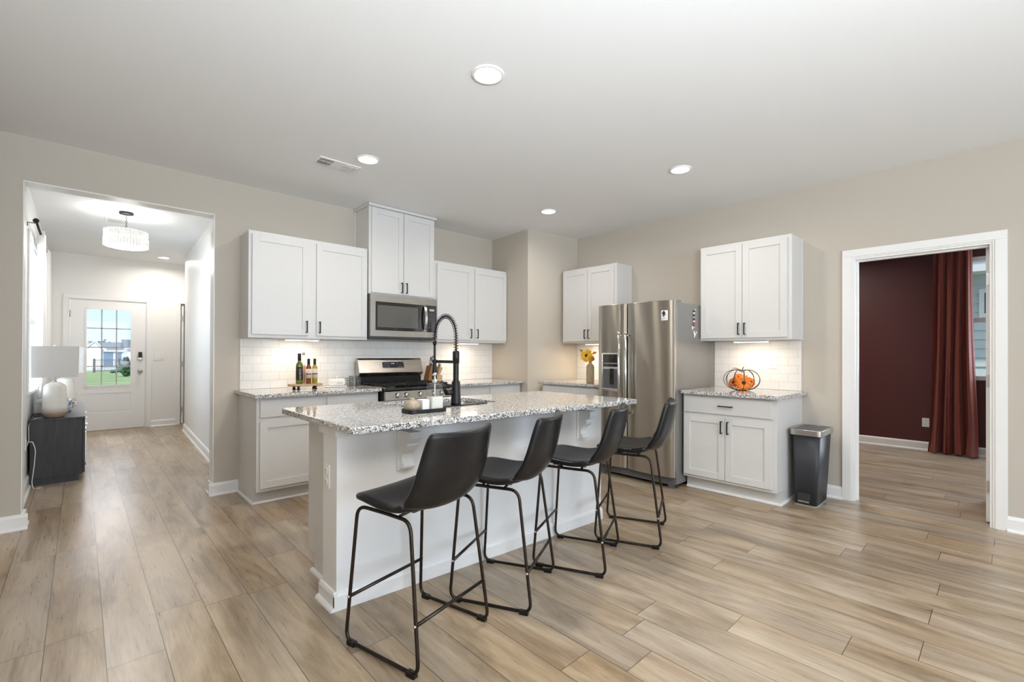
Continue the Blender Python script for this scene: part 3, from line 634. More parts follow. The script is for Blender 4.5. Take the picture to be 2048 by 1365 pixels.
# under-cabinet light bars
def ubar(x0, x1, y0, y1, label, aim, e):
    o = thing('light_bar', label, 'light', ((x0 + x1) / 2, (y0 + y1) / 2, UB - .03), 'under-cabinet light bars')
    box('housing', M['plastic'], x0, x1, y0, y1, UB - .018, UB - .003, o, .003)
    box('diffuser', M['led'], x0 + .008, x1 - .008, y0 + .008, y1 - .008, UB - .022, UB - .0175, o)
    l = lamp('light_bar_glow', 'AREA', ((x0 + x1) / 2, (y0 + y1) / 2, UB - .026), e, (1, .83, .62), x1 - x0 - .02, y1 - y0 - .01, aim=aim)
    l.rotation_euler = (0, 0, 0); return o
ubar(1.36, 1.66, 4.45, 4.51, 'lit white light bar under the cabinet above the oil bottles', (1.5, 4.5, 0), 1.4)
ubar(3.30, 3.60, 4.45, 4.51, 'lit white light bar under the cabinet right of the microwave', (3.5, 4.5, 0), 1.5)
ubar(4.55, 4.61, 3.25, 3.55, 'lit white light bar under the cabinet above the flower vase', (4.6, 3.4, 0), 3.4)
ubar(4.55, 4.61, 1.48, 1.78, 'lit white light bar under the cabinet above the wire pumpkin', (4.6, 1.6, 0), 1.4)

# ------------------------------------------------------------------ island (front edge runs a little askew to the walls)
SK = .062
I = lambda x, y, z: (x, y - SK * (x - .9), z)
IY = 2.20
isl = thing('kitchen_island', 'white panelled kitchen island carrying the big granite worktop', 'kitchen island', (1.88, 2.4, 0))
MB().box(.905, 2.865, IY, 2.37, 0, .883, I).obj('back_panel', M['panel'], isl, .002)
MB().box(.962, 1.40, 2.3705, 2.74, .12, .883, I).box(2.10, 2.82, 2.3705, 2.74, .12, .883, I).box(1.40, 2.10, 2.3705, 2.74, .12, .66, I).box(.974, 2.80, 2.3705, 2.68, 0, .12, I).obj('cabinet_body', M['cab'], isl, .002)
MB().box(.893, 2.88, IY - .012, 2.40, .835, .883, I).obj('top_trim', M['panel'], isl, .002)
bb = MB()
bb.prism([(0, 0), (.015, 0), (.015, .068), (.009, .082), (0, .088)], lambda d, v, u: I(u, IY - d, v), .905 - .015, 2.866)
for prof in ([(0, 0), (.015, 0), (.015, .068), (.009, .082), (0, .088)], [(.015, 0), (.034, 0), (.030, .010), (.022, .017), (.015, .019)]):
    bb.prism(prof, lambda d, v, u: I(.905 - d, u, v), IY - .0149, 2.385)
bb.obj('baseboard', M['panel'], isl, .001)
MB().prism([(0, 0), (.018, 0), (.016, .010), (.008, .018), (0, .020)], lambda d, v, u: I(.974 - d, u, v), 2.385, 2.70).obj('shoe_moulding', M['panel'], isl)
ckp = [(0, 0), (.046, 0), (.052, .010), (.048, .022), (.034, .032), (.030, .05), (.034, .072), (.048, .088), (.066, .096), (.078, .108), (.082, .124), (.080, .136), (.094, .142), (.108, .152), (.114, .165), (.114, .197), (0, .197)]
for cx in (1.258, 2.632):
    cb_ = MB().prism(ckp, lambda d, v, u: I(u, IY - .001 - d, .637 + v), cx - .032, cx + .032); cb_.box(cx - .045, cx + .045, IY - .014, IY, .625, .834, I)
    cb_.obj('corbel', M['panel'], isl, .002)
# worktop with the sink cut-out
TX0, TX1, TY0, TY1, IZ = .858, 2.925, 1.925, 2.895, .914
SX0, SX1, SY0, SY1 = 1.43, 2.07, 2.41, 2.80
tp = MB(); z0, z1 = IZ - .031, IZ
tp.box(TX0, SX0, TY0, TY1, z0, z1, I); tp.box(SX1, TX1, TY0, TY1, z0, z1, I); tp.box(SX0, SX1, TY0, SY0, z0, z1, I); tp.box(SX0, SX1, SY1, TY1, z0, z1, I)
def ringslab(outer, inner, fn, z0, z1):
    b = MB(); n = len(outer); vs = [fn(x, y, z) for z in (z0, z1) for ring in (outer, inner) for x, y in ring]; fs = []
    for i in range(n):
        j = (i + 1) % n
        fs += [(i, j, n + j, n + i), (2 * n + i, 3 * n + i, 3 * n + j, 2 * n + j), (i, 2 * n + i, 2 * n + j, j), (n + i, n + j, 3 * n + j, 3 * n + i)]
    return b.add(vs, fs)
def rrect(x0, x1, y0, y1, r, seg=6):
    cs_ = [(x1 - r, y1 - r, 0), (x0 + r, y1 - r, 90), (x0 + r, y0 + r, 180), (x1 - r, y0 + r, 270)]
    return [(cx + r * cos(radians(a + 90 * k / seg)), cy + r * sin(radians(a + 90 * k / seg))) for cx, cy, a in cs_ for k in range(seg + 1)]
it = ringslab(rrect(TX0, TX1, TY0, TY1, .028), rrect(SX0, SX1, SY0, SY1, .03), I, z0, z1).obj('granite_worktop', M['granite'], None, .004)
tag(it, 'large speckled granite worktop on the island, with sink and black faucet', 'worktop', 'granite worktops')
sk = MB()
inn = rrect(SX0 + .002, SX1 - .002, SY0 + .002, SY1 - .002, .03); inb = rrect(SX0 + .02, SX1 - .02, SY0 + .02, SY1 - .02, .05); n = len(inn)
oo = rrect(SX0 - .015, SX1 + .015, SY0 - .015, SY1 + .015, .04)
sk.add([I(x, y, IZ - .033) for x, y in oo] + [I(x, y, IZ - .033) for x, y in inn] + [I(x, y, IZ - .22) for x, y in inb], [(i, (i + 1) % n, n + (i + 1) % n, n + i) for i in range(n)] + [(n + i, n + (i + 1) % n, 2 * n + (i + 1) % n, 2 * n + i) for i in range(n)] + [tuple(range(2 * n, 3 * n))])
so = tag(sk.obj('kitchen_sink', M['steel']), 'undermount stainless sink bowl in the island worktop', 'sink')
MB().lathe([(.001, .002), (.03, .002), (.042, .006), (.045, 0)], I(1.75, 2.6, IZ - .22), 20).obj('drain', M['chrome'], so)
# outlets
def outlet(c, right, n_, label, w_=.072, h=.116, holes=2, name='power_outlet', cat='outlet', grp='wall outlets'):
    c = Vector(c); r = Vector(right).normalized(); n = Vector(n_).normalized(); fn = lambda u, v, d: tuple(c + r * u + Vector((0, 0, v)) + n * d)
    o = MB().box(-w_ / 2, w_ / 2, -h / 2, h / 2, 0, .006, fn).obj(name, M['plastic'], None, .002); tag(o, label, cat, grp)
    for s in ((-.027, .027) if holes == 2 else ()):
        q = MB().rslab(-.017, .017, s - .015, s + .015, .005, .0085, .012, fn).obj('socket', M['plastic'], o)
        MB().box(-.008, -.006, s - .002, s + .007, .0084, .009, fn).box(.006, .008, s - .002, s + .007, .0084, .009, fn).box(-.002, .002, s - .010, s - .006, .0084, .009, fn).obj('slot', M['hole'], q)
    return o
outlet((.9045, 2.315, .625), (0, -1, 0), (-1, 0, 0), 'white outlet plate on the left end of the island')
outlet((XW - .0095, 1.507, 1.163), (0, -1, 0), (-1, 0, 0), 'white duplex outlet on the tiles above the wire pumpkin')
outlet((3.37, YW - .0095, 1.155), (1, 0, 0), (0, -1, 0), 'white outlet on the tiles behind the black faucet, right of the stove')
outlet((RX - .001, .715, .36), (0, -1, 0), (-1, 0, 0), 'white outlet low on the dark maroon wall beside the curtain')
outlet((HW + .001, 5.93, .42), (0, 1, 0), (1, 0, 0), 'white outlet low on the hall wall beside the dark sideboard')
sp = outlet((.962, YD - .001, 1.165), (1, 0, 0), (0, -1, 0), 'white triple switch plate on the hall wall right of the entry door', .135, .115, 0, 'light_switch', 'switch', None)
for k in (-1, 0, 1): box('rocker', M['plastic'], .962 + k * .045 - .015, .962 + k * .045 + .015, YD - .011, YD - .0065, 1.132, 1.198, sp, .001)

# ------------------------------------------------------------------ faucet
FX, FY = 1.70, 2.325
fa = thing('kitchen_faucet', 'matte black spring faucet standing on the island worktop', 'faucet', (FX, FY, IZ))
MB().rslab(FX - .13, FX + .245, FY - .031, FY + .031, IZ + .0005, IZ + .006, .03).obj('base_plate', M['black'], fa, .001)
MB().lathe([(.032, .006), (.031, .02), (.0275, .10), (.026, .145), (.019, .155), (.0175, .165), (.0175, .26), (.0175, .262), (.021, .264), (.021, .335), (.018, .338), (.008, .34)], (FX, FY, IZ), 24).obj('column', M['black'], fa)
hz = IZ + .085
lv = MB().tube([(FX - .02, FY, hz), (FX - .075, FY, hz)], .017, 16); lv.tube([(FX - .072, FY, hz - .004), (FX - .088, FY, hz + .03), (FX - .104, FY, hz + .072)], [.011, .009, .006], 10)
lv.obj('lever', M['black'], fa)
TOPZ = IZ + .34; RAD = .118; path = []
for k in range(8): path.append(Vector((FX, FY, TOPZ + .09 * k / 8)))
for k in range(25): a = pi * k / 24; path.append(Vector((FX, FY + RAD - RAD * cos(a), TOPZ + .09 + RAD * 1.12 * sin(a))))
for k in range(1, 6): path.append(Vector((FX, FY + 2 * RAD, TOPZ + .09 - .04 * k / 5)))
MB().tube(path, .0055, 8).obj('hose', M['black'], fa)
# spring coil
Ls = [0]
for a, b in zip(path, path[1:]): Ls.append(Ls[-1] + (b - a).length)
turns = 33; coil = []
for i in range(turns * 12 + 1):
    s_ = Ls[-1] * i / (turns * 12); j = max(k for k in range(len(Ls) - 1) if Ls[k] <= s_ + 1e-9); t = (s_ - Ls[j]) / (Ls[j + 1] - Ls[j])
    p = path[j].lerp(path[j + 1], t); T_ = (path[j + 1] - path[j]).normalized(); u = Vector((1, 0, 0)); w_ = T_.cross(u); a = 2 * pi * i / 12
    coil.append(p + (u * cos(a) + w_ * sin(a)) * .0145)
MB().tube(coil, .0017, 5).obj('spring', M['black'], fa)
SYy = FY + 2 * RAD
MB().lathe([(.012, 0), (.012, .022)], (FX, SYy, TOPZ + .04), 14).lathe([(.0075, -.145), (.0075, 0)], (FX, SYy, TOPZ + .045), 12).obj('riser_tube', M['black'], fa)
MB().lathe([(.013, 0), (.016, .004), (.017, .035), (.015, .075), (.012, .10), (.0085, .135)], (FX, SYy, TOPZ - .19), 18).obj('spray_head', M['black'], fa)
MB().box(FX - .006, FX + .006, FY + .016, SYy - .010, TOPZ - .078, TOPZ - .060).lathe([(.017, 0), (.017, .022)], (FX, SYy, TOPZ - .08), 16).obj('holder_arm', M['black'], fa, .001)

# ------------------------------------------------------------------ tray by the sink and what stands on it
tr = MB().rslab(1.275, 1.505, 2.165, 2.285, IZ + .001, IZ + .007, .03, I); tr.add(*((lambda o_, i_: ([I(x, y, IZ + .007) for x, y in o_] + [I(x, y, IZ + .021) for x, y in o_] + [I(x, y, IZ + .021) for x, y in i_] + [I(x, y, IZ + .007) for x, y in i_], [(k * len(o_) + i, k * len(o_) + (i + 1) % len(o_), (k + 1) * len(o_) + (i + 1) % len(o_), (k + 1) * len(o_) + i) for k in range(3) for i in range(len(o_))]))(rrect(1.275, 1.505, 2.165, 2.285, .03), rrect(1.281, 1.499, 2.171, 2.279, .025))))
tag(tr.obj('soap_tray', M['black'], None, .001), 'black rectangular tray beside the faucet on the island', 'tray')
TZ = IZ + .0075
sd = thing('soap_dispenser', 'clear glass soap dispenser with chrome pump on the black tray', 'soap dispenser', (1.456, 2.19, TZ))
y_ = 2.19
MB().rslab(1.418, 1.494, y_ - .032, y_ + .032, TZ + .0755, TZ + .15, .01).obj('bottle', M['cglass'], sd, .003)
MB().rslab(1.4185, 1.4935, y_ - .0315, y_ + .0315, TZ + .0, TZ + .075, .01).obj('liquid_soap', M['soap'], sd, .003)
MB().lathe([(.014, .151), (.014, .168), (.006, .171), (.005, .192), (.010, .194), (.010, .206), (.003, .208)], (1.456, y_, TZ), 16).tube([(1.456, y_, TZ + .202), (1.44, y_ - .012, TZ + .202), (1.428, y_ - .022, TZ + .196)], .0035, 8).obj('pump', M['chrome'], sd)
MB().cyl((1.456, y_, TZ + .076), (1.456, y_, TZ + .151), .003, 8).obj('dip_tube', M['plastic'], sd)
br = tag(MB().lathe([(.001, 0), (.032, .0), (.047, .018), (.046, .035), (.036, .050), (.02, .058), (.014, .062), (.014, .070), (.006, .074), (.001, .075)], (1.325, 2.212, TZ), 24).obj('scrub_brush', M['honey']), 'round golden textured scrubber on the left of the black tray', 'scrubber')
tag(MB().rslab(1.368, 1.412, 2.205, 2.265, TZ, TZ + .062, .006, I).obj('sponge', M['white'], None, .004), 'white block sponge standing on the tray behind the scrubber', 'sponge')

# ------------------------------------------------------------------ bar stools
def make_stool():
    r_ = thing('bar_stool', '', 'bar stool', (0, 0, 0), 'black leather stools along the island')
    prof = [(.212, .598), (.200, .612), (.15, .616), (.08, .607), (.0, .597), (-.07, .596), (-.135, .602), (-.190, .628), (-.226, .682), (-.252, .76), (-.267, .83), (-.279, .90), (-.283, .925)]
    wid = [.170, .196, .209, .214, .218, .222, .226, .229, .227, .221, .212, .203, .188]
    curl = [(0, .0), (0, .006), (0, .007), (0, .008), (0, .010), (.006, .018), (.020, .034), (.045, .045), (.058, .03), (.062, .015), (.060, .006), (.052, .003), (.046, .0)]
    NT = 13
    def shell(i0, i1, name):
        b = MB(); rows = []
        for i in range(i0, i1 + 1):
            y, z = prof[i]; w_ = wid[i]; cy, cz = curl[i]; row = []
            for k in range(NT):
                t = -1 + 2 * k / (NT - 1); e = abs(t) ** 2.4
                dip = .010 * (abs(t) ** 4) if i == 12 else 0
                row.append((w_ * t, y + cy * e, z + cz * e + (.008 * e if i >= 10 else 0)))
            rows.append(row)
        vs = [p for r in rows for p in r]
        fs = [(a * NT + k, a * NT + k + 1, (a + 1) * NT + k + 1, (a + 1) * NT + k) for a in range(len(rows) - 1) for k in range(NT - 1)]
        o = b.add(vs, fs, True).obj(name, M['leather'], r_); solid(o, .034, 0, 2); return o
    shell(0, 6, 'seat'); shell(6, 12, 'backrest')
    MB().box(-.11, .11, -.07, .13, .570, .582).obj('seat_plate', M['stoolmetal'], r_, .004)
    zt = .578
    for s in (-1, 1):
        pts = [(s * .225, .215, .012), (s * .197, .176, zt + .006), (s * .180, .03, zt - .004), (s * .197, -.137, zt - .002), (s * .225, -.212, .012)]
        pth = fillet(pts, .05, 6, True); MB().tube(pth, .0078, 10, True).obj('side_frame', M['stoolmetal'], r_)
    def at(p, q, z): t = (z - p[2]) / (q[2] - p[2]); return [p[i] + (q[i] - p[i]) * t for i in range(3)]
    for ya, yb_, zz, nm in ((.215, .176, .195, 'footrest'), (-.212, -.137, .192, 'rear_crossbar')):
        a = at((.225, ya, .012), (.197, yb_, zt), zz); MB().tube([(-a[0], a[1], zz), (a[0], a[1], zz)], .0075, 10).obj(nm, M['stoolmetal'], r_)
        for s in (-1, 1): MB().ball((s * (a[0] + .006), a[1], zz), .0065, 10).obj('bolt', M['nickel'], r_)
    for s in (-1, 1):
        MB().tube([(s * .10, .10, .583), (s * .178, .05, zt)], .006, 8).tube([(s * .10, -.06, .583), (s * .18, -.06, zt)], .006, 8).obj('bracket', M['stoolmetal'], r_)
        for y in (.175, -.175): MB().box(s * .225 - .012, s * .225 + .012, y - .022, y + .022, 0, .019).obj('foot_pad', M['black'], r_, .002)
    return r_
st0 = make_stool()
for i, (x, y, a, lb) in enumerate([(1.108, 1.777, 104, 'black leather bar stool nearest the left end of the island, closest to camera'), (1.662, 1.822, 117.8, 'second black leather bar stool from the left end of the island'), (2.237, 1.791, 115, 'third black leather bar stool from the left, in front of the right corbel'), (2.808, 1.774, 115, 'black leather bar stool at the fridge end of the island')]):
    s_ = st0 if i == 0 else copy_tree(st0)
    s_.location = (x, y, 0); s_.rotation_euler = (0, 0, radians(a - 90)); s_['label'] = lb

# ------------------------------------------------------------------ microwave
mw = thing('microwave', 'stainless over-the-range microwave under the tall cabinet', 'microwave', (2.5, 4.31, 1.39))
MX0, MX1, MY, MZ0, MZ1 = 2.110, 2.888, 4.318, 1.398, 1.836
box('body', M['dgrey'], MX0, MX1, MY + .026, YW - .012, MZ0 - .006, MZ1, mw, .003)
dw = MX1 - .135
fr_ = ringslab([(MX0, MZ0 + .012), (dw, MZ0 + .012), (dw, MZ1), (MX0, MZ1)], [(MX0 + .052, MZ0 + .072), (dw - .0001, MZ0 + .072), (dw - .0001, MZ1 - .075), (MX0 + .052, MZ1 - .075)], lambda x, z, d: (x, MY + d, z), 0, .025).obj('door_frame', M['steel'], mw, .002)
box('door_glass', M['gloss'], MX0 + .05, dw, MY + .004, MY + .02, MZ0 + .068, MZ1 - .072, mw)
MB().box(MX0 + .075, dw - .10, MY + .002, MY + .0045, MZ0 + .105, MZ1 - .11).obj('window_screen', noisy(mat('grey_window_screen', (.10, .095, .085), .12, spec=.7), 300, .1), mw)
box('control_panel_top', M['steel'], dw + .002, MX1, MY, MY + .025, MZ1 - .074, MZ1, mw, .002)
box('control_panel_bottom', M['steel'], dw + .002, MX1, MY, MY + .025, MZ0 + .012, MZ0 + .072, mw, .002)
cp = box('control_panel', M['gloss'], dw + .002, MX1, MY + .002, MY + .025, MZ0 + .072, MZ1 - .074, mw)
box('display', M['lgrey'], dw + .045, MX1 - .03, MY + .0005, MY + .003, MZ1 - .135, MZ1 - .112, cp)
bt = MB()
for r in range(8):
    for k in range(3): bt.box(dw + .045 + k * .026, dw + .053 + k * .026, MY + .0008, MY + .003, MZ1 - .165 - r * .022, MZ1 - .161 - r * .022)
bt.obj('keypad', M['lgrey'], cp)
hp = [Vector((dw - .022, MY - .006 - .040 * sin(pi * k / 14) ** .6, MZ0 + .075 + (MZ1 - MZ0 - .155) * k / 14)) for k in range(15)]
hb = MB()
for a in range(14):
    p, q = hp[a], hp[a + 1]; hb.add([(p.x - .014, p.y, p.z), (p.x + .014, p.y, p.z), (p.x + .014, p.y + .010, p.z), (p.x - .014, p.y + .010, p.z), (q.x - .014, q.y, q.z), (q.x + .014, q.y, q.z), (q.x + .014, q.y + .010, q.z), (q.x - .014, q.y + .010, q.z)], [(0, 1, 5, 4), (1, 2, 6, 5), (2, 3, 7, 6), (3, 0, 4, 7)] + ([(0, 3, 2, 1)] if a == 0 else []) + ([(4, 5, 6, 7)] if a == 13 else []))
hb.obj('door_handle', M['chrome'], mw)
box('vent_grille', M['black'], MX0 + .01, MX1 - .01, MY + .03, MY + .10, MZ0 - .012, MZ0 - .005, mw)
text('badge', 'Whirlpool', M['lgrey'], .020, ((MX0 + MX1) / 2 + .03, MY - .001, MZ1 - .036), (1, 0, 0), (0, 0, 1), mw)

# ------------------------------------------------------------------ range
rg = thing('gas_range', 'stainless gas range between the base cabinets, under the microwave', 'stove', (2.475, 4.3, 0))
RX0, RX1, RY = 2.096, 2.856, 4.02
box('body', M['black'], RX0, RX1, RY, YW - .05, .06, .88, rg, .002)
box('oven_door', M['steel'], RX0 + .01, RX1 - .01, RY - .045, RY - .002, .26, .775, rg, .006)
box('oven_window', M['gloss'], RX0 + .12, RX1 - .12, RY - .048, RY - .046, .36, .64, rg)
MB().cyl((RX0 + .06, RY - .085, .735), (RX1 - .06, RY - .085, .735), .012, 12).cyl((RX0 + .10, RY - .085, .735), (RX0 + .10, RY - .045, .735), .009).cyl((RX1 - .10, RY - .085, .735), (RX1 - .10, RY - .045, .735), .009).obj('oven_handle', M['chrome'], rg)
box('storage_drawer', M['steel'], RX0 + .01, RX1 - .01, RY - .04, RY - .002, .08, .25, rg, .006)
MB().prism([(RY - .002, .785), (RY - .045, .79), (RY - .030, .873), (RY - .002, .880)], lambda a, b, u: (u, a, b), RX0 + .004, RX1 - .004).obj('control_panel', M['steel'], rg, .002)
for kx in (2.222, 2.318, 2.475, 2.632, 2.728):
    kn = MB().lathe([(.026, 0), (.026, .006), (.022, .010), (.020, .026), (.014, .029), (.001, .030)], (kx, RY - .037, .832), 20, Matrix.Rotation(radians(80), 3, 'X')).obj('knob', M['chrome'], rg)
    MB().box(kx - .004, kx + .004, RY - .074, RY - .062, .818, .846).obj('grip', M['lgrey'], kn, .001)
MB().box(RX0 - .004, RX1 + .004, RY - .048, YW - .10, .882, .908).obj('cooktop', M['gloss'], rg, .004)
MB().box(RX0 - .008, RX0 + .006, RY - .04, YW - .12, .908, .914).box(RX1 - .006, RX1 + .008, RY - .04, YW - .12, .908, .914).obj('edge_trim', M['steel'], rg, .002)
for gx in (2.235, 2.475, 2.715):
    g_ = MB()
    for y in (RY + .01, RY + .24, RY + .47): g_.box(gx - .112, gx + .112, y - .007, y + .007, .920, .936)
    for dx in (-.108, -.036, .036, .108): g_.box(gx + dx - .006, gx + dx + .006, RY + .0, RY + .48, .920, .936)
    for dx in (-.108, .108):
        for y in (RY + .01, RY + .47): g_.box(gx + dx - .008, gx + dx + .008, y - .008, y + .008, .908, .922)
    g_.obj('grate', M['black'], rg, .002)
for gx in (2.235, 2.715):
    for y in (RY + .12, RY + .36): MB().lathe([(.045, 0), (.045, .006), (.033, .008), (.033, .014), (.001, .016)], (gx, y, .908), 18).obj('burner', M['dgrey'], rg)
BGY = 4.545
MB().prism([(BGY + .055, .90), (BGY + .005, .90), (BGY + .005, .99), (BGY + .05, 1.0), (YW - .06, 1.0), (YW - .06, .90)], lambda a, b, u: (u, a, b), RX0 + .02, RX1 - .02).obj('backguard_base', M['black'], rg)
bgp = [(BGY + .0, 1.012), (BGY - .012, 1.03), (BGY + .03, 1.165), (BGY + .05, 1.183), (BGY + .085, 1.185), (BGY + .085, .99), (BGY + .02, .995)]
MB().prism(bgp, lambda a, b, u: (u, a, b), RX0 + .0, RX1 + .0).obj('backguard', M['steel'], rg, .006, 3)
sl = Vector((0, .042, .135)).normalized(); dpn = Vector((0, -sl.z, sl.y)); dfn = lambda u, v, d: tuple(Vector((u, BGY - .012, 1.03)) + sl * v + dpn * d)
dp = MB().box(2.365, 2.620, .052, .118, -.002, .0015, dfn).obj('display_panel', M['gloss'], rg)
text('clock_digits', '6:18', M['blue'], .022, dfn(2.487, .100, .0022), (1, 0, 0), sl, dp)
dd = MB()
for u in (2.385, 2.405, 2.425, 2.445, 2.545, 2.565, 2.585, 2.603):
    for v in (.062, .082, .103):
        if random.random() < .72: dd.box(u - .006, u + .004, v - .0018, v + .0018, .0014, .0020, dfn)
dd.obj('panel_legends', M['lgrey'], dp)

# ------------------------------------------------------------------ fridge
fg = thing('refrigerator', 'stainless side-by-side refrigerator with an ice dispenser', 'refrigerator', (4.35, 2.48, 0))
FZ0, FZ1 = .105, 1.738
def fdoor(ya, yb, name):
    n = 10; pl = [(4.005, ya), ] ; fr = []
    for k in range(n + 1):
        t = k / n; y = yb + (ya - yb) * t; fr.append((3.932 + .020 * (2 * t - 1) ** 2 + (.012 if k in (0, n) else 0), y))
    return MB().prism([(4.000, ya), (4.000, yb)] + fr, lambda a, b, d: (a, b, d), FZ0, FZ1, False).obj(name, M['steelv'], fg, .004)
box('cabinet', M['fridgeside'], 4.012, 4.715, 2.066, 2.905, .035, 1.722, fg, .004)
box('gasket', M['black'], 4.000, 4.013, 2.08, 2.895, .11, 1.71, fg)
d1 = fdoor(2.062, 2.562, 'right_door'); d2 = fdoor(2.570, 2.910, 'left_door')
for p in d1.data.polygons: p.use_smooth = abs(p.normal.z) < .5
for p in d2.data.polygons: p.use_smooth = abs(p.normal.z) < .5
hm = MB()
for y in (2.10, 2.87): hm.box(3.985, 4.10, y - .03, y + .03, 1.722, 1.745)
hm.obj('hinge_cover', M['fridgeside'], fg, .004)
box('base_grille', M['dgrey'], 3.985, 4.05, 2.075, 2.90, .03, .098, fg, .004)
for y in (2.115, 2.86): MB().cyl((3.975, y, .045), (3.986, y, .045), .018, 14).box(3.98, 4.03, y - .02, y + .02, .0, .032).obj('levelling_foot', M['dgrey'], fg)
for y, d in ((2.604, d2), (2.527, d1)):
    h_ = MB().cyl((3.875, y, .625), (3.875, y, 1.455), .0125, 14)
    for z in (.66, 1.42): h_.cyl((3.875, y, z), (3.945, y, z), .0095, 10)
    for z in (.625, 1.43): h_.cyl((3.875, y, z), (3.875, y, z + .025), .0145, 14)
    h_.obj('handle', M['chrome'], d)
dsp = lambda u, v, d: (3.934 - d, -u, v)
ds = ringslab([(-2.845, .862), (-2.628, .862), (-2.628, 1.248), (-2.845, 1.248)], [(-2.832, .880), (-2.641, .880), (-2.641, 1.235), (-2.832, 1.235)], dsp, .0, .007).obj('dispenser', M['chrome'], d2, .001)
MB().box(-2.832, -2.641, .880, 1.235, -.001, .002, dsp).obj('dispenser_recess', M['dgrey'], ds)
MB().box(-2.832, -2.641, 1.11, 1.235, .002, .0062, dsp).obj('dispenser_screen', M['gloss'], ds)
lg = MB()
for k in range(9): lg.box(-2.815 + k * .019, -2.803 + k * .019, 1.138, 1.148, .006, .0068, dsp)
lg.obj('dispenser_buttons', M['lgrey'], ds)
MB().box(-2.745, -2.70, .93, 1.09, .002, .012, dsp).obj('dispenser_paddle', M['gloss'], ds, .003)
MB().box(-2.825, -2.65, 1.085, 1.108, .002, .006, dsp).obj('nozzle_housing', M['lgrey'], ds, .001)
MB().box(-2.832, -2.641, .880, .889, .002, .018, dsp).obj('drip_tray', M['lgrey'], ds, .001)
text('badge', 'Whirlpool', M['nickel'], .018, (3.9365, 2.162, 1.668), (0, -1, 0), (0, 0, 1), d1)
mg = tag(MB().box(3.9385, 3.9425, 2.115, 2.212, 1.548, 1.646).obj('fridge_magnet', M['ink']), 'square white magnet with a black soldier figure on the right fridge door', 'magnet')
MB().box(3.9375, 3.9390, 2.1175, 2.2095, 1.5505, 1.6435).obj('card', M['plastic'], mg)
mfn = lambda u, v, d: (3.9375 - d, 2.162 - u, 1.60 + v)
fig = MB()
for poly in ([(-.014, .012), (-.012, .028), (-.004, .034), (.006, .036), (.016, .030), (.019, .014), (.012, .004), (.002, .0), (-.008, .002)], [(-.006, .002), (.006, .002), (.002, -.010), (-.004, -.018), (-.010, -.020), (-.006, -.010)], [(.002, .004), (.012, .006), (.012, -.006), (.008, -.022), (.003, -.022), (.005, -.008)], [(.014, .012), (.020, .014), (.024, -.002), (.021, -.010), (.018, -.004)], [(-.003, .034), (.001, .041), (.007, .040), (.008, .034)]):
    fig.prism(poly, mfn, -.0002, .0006)
fig.obj('soldier_silhouette', M['ink'], mg)
text('lettering', 'WOUNDED WARRIOR\nPROJECT', M['ink'], .0062, (3.9368, 2.162, 1.565), (0, -1, 0), (0, 0, 1), mg, .0003)
sf = lambda u, v, d: (u, 2.066 - d, v)
# key rings and hooks held on the fridge side by magnets
ch = thing('key_lanyard', 'beaded red, white and black key lanyard hanging on the fridge side', 'lanyard', (4.335, 2.062, 1.48))
for k in range(9):
    zc = 1.655 - k * .0195
    MB().box(4.322, 4.352, zc - .008, zc + .007, .001, .010, sf).obj('bead', (M['ink'], M['plastic'], M['ink'], M['lgrey'], M['ink'], M['plastic'], M['red'], M['red'], M['lgrey'])[k], ch, .002)
def ringp(c, r, t=.0018, sx=1): return MB().tube([Vector((c[0] + r * sx * cos(2 * pi * k / 20), c[1], c[2] + r * sin(2 * pi * k / 20))) for k in range(20)], t, 6, True)
ringp((4.362, 2.060, 1.668), .014, .002, .7).obj('split_ring', M['chrome'], ch)
tag(ringp((4.305, 2.061, 1.492), .015, .0035, .7).obj('ring_magnet', M['plastic']), 'white ring magnet low beside the key lanyard on the fridge', 'magnet')
hk = MB().tube(fillet([(4.338, 2.060, 1.462), (4.352, 2.060, 1.44), (4.350, 2.058, 1.402), (4.335, 2.058, 1.425), (4.330, 2.060, 1.455)], .01, 4), .0035, 8).tube(fillet([(4.352, 2.058, 1.415), (4.368, 2.056, 1.44), (4.378, 2.054, 1.455), (4.388, 2.054, 1.452)], .01, 4), .0035, 8).ball((4.345, 2.061, 1.405), .007)
tag(hk.obj('hook_magnet', M['plastic']), 'white looped hook magnet below the key lanyard on the fridge', 'magnet')

# ------------------------------------------------------------------ trash can
tc = thing('trash_can', 'slim black pedal trash can with stainless lid rim beside the doorway', 'trash can', (4.5, 1.12, 0))
b_ = MB(); lo = rrect(4.345, 4.675, 1.045, 1.205, .03); hi = rrect(4.335, 4.70, 1.018, 1.222, .03); n = len(lo)
b_.add([(x, y, .006) for x, y in lo] + [(x, y, .585) for x, y in hi], [(i, (i + 1) % n, n + (i + 1) % n, n + i) for i in range(n)] + [tuple(range(n)), tuple(range(n, 2 * n))], [True] * n + [False] * 2)
b_.obj('bin_body', noisy(mat('matte_charcoal_plastic', (.030, .031, .036), .5), 60, .06), tc)
ringslab(rrect(4.322, 4.712, 1.005, 1.235, .035), rrect(4.336, 4.70, 1.02, 1.22, .03), lambda x, y, z: (x, y, z), .575, .622).obj('lid_rim', M['nickel'], tc, .003)
MB().rslab(4.334, 4.702, 1.018, 1.224, .60, .621, .03).obj('lid', M['dgrey'], tc, .003)
tf = lambda u, v, d: (4.3435 - .0175 * v - d + .004, -u, v)
MB().prism([(-1.175, .012), (-1.090, .012), (-1.086, .085), (-1.094, .103), (-1.171, .103), (-1.179, .085)], tf, .002, .005).obj('pedal_recess', M['hole'], tc)
MB().box(-1.172, -1.092, .030, .042, .004, .028, tf).obj('pedal', M['nickel'], tc, .003)
MB().rslab(4.343, 4.678, 1.043, 1.207, 0, .007, .03).obj('base_ring', M['lgrey'], tc)

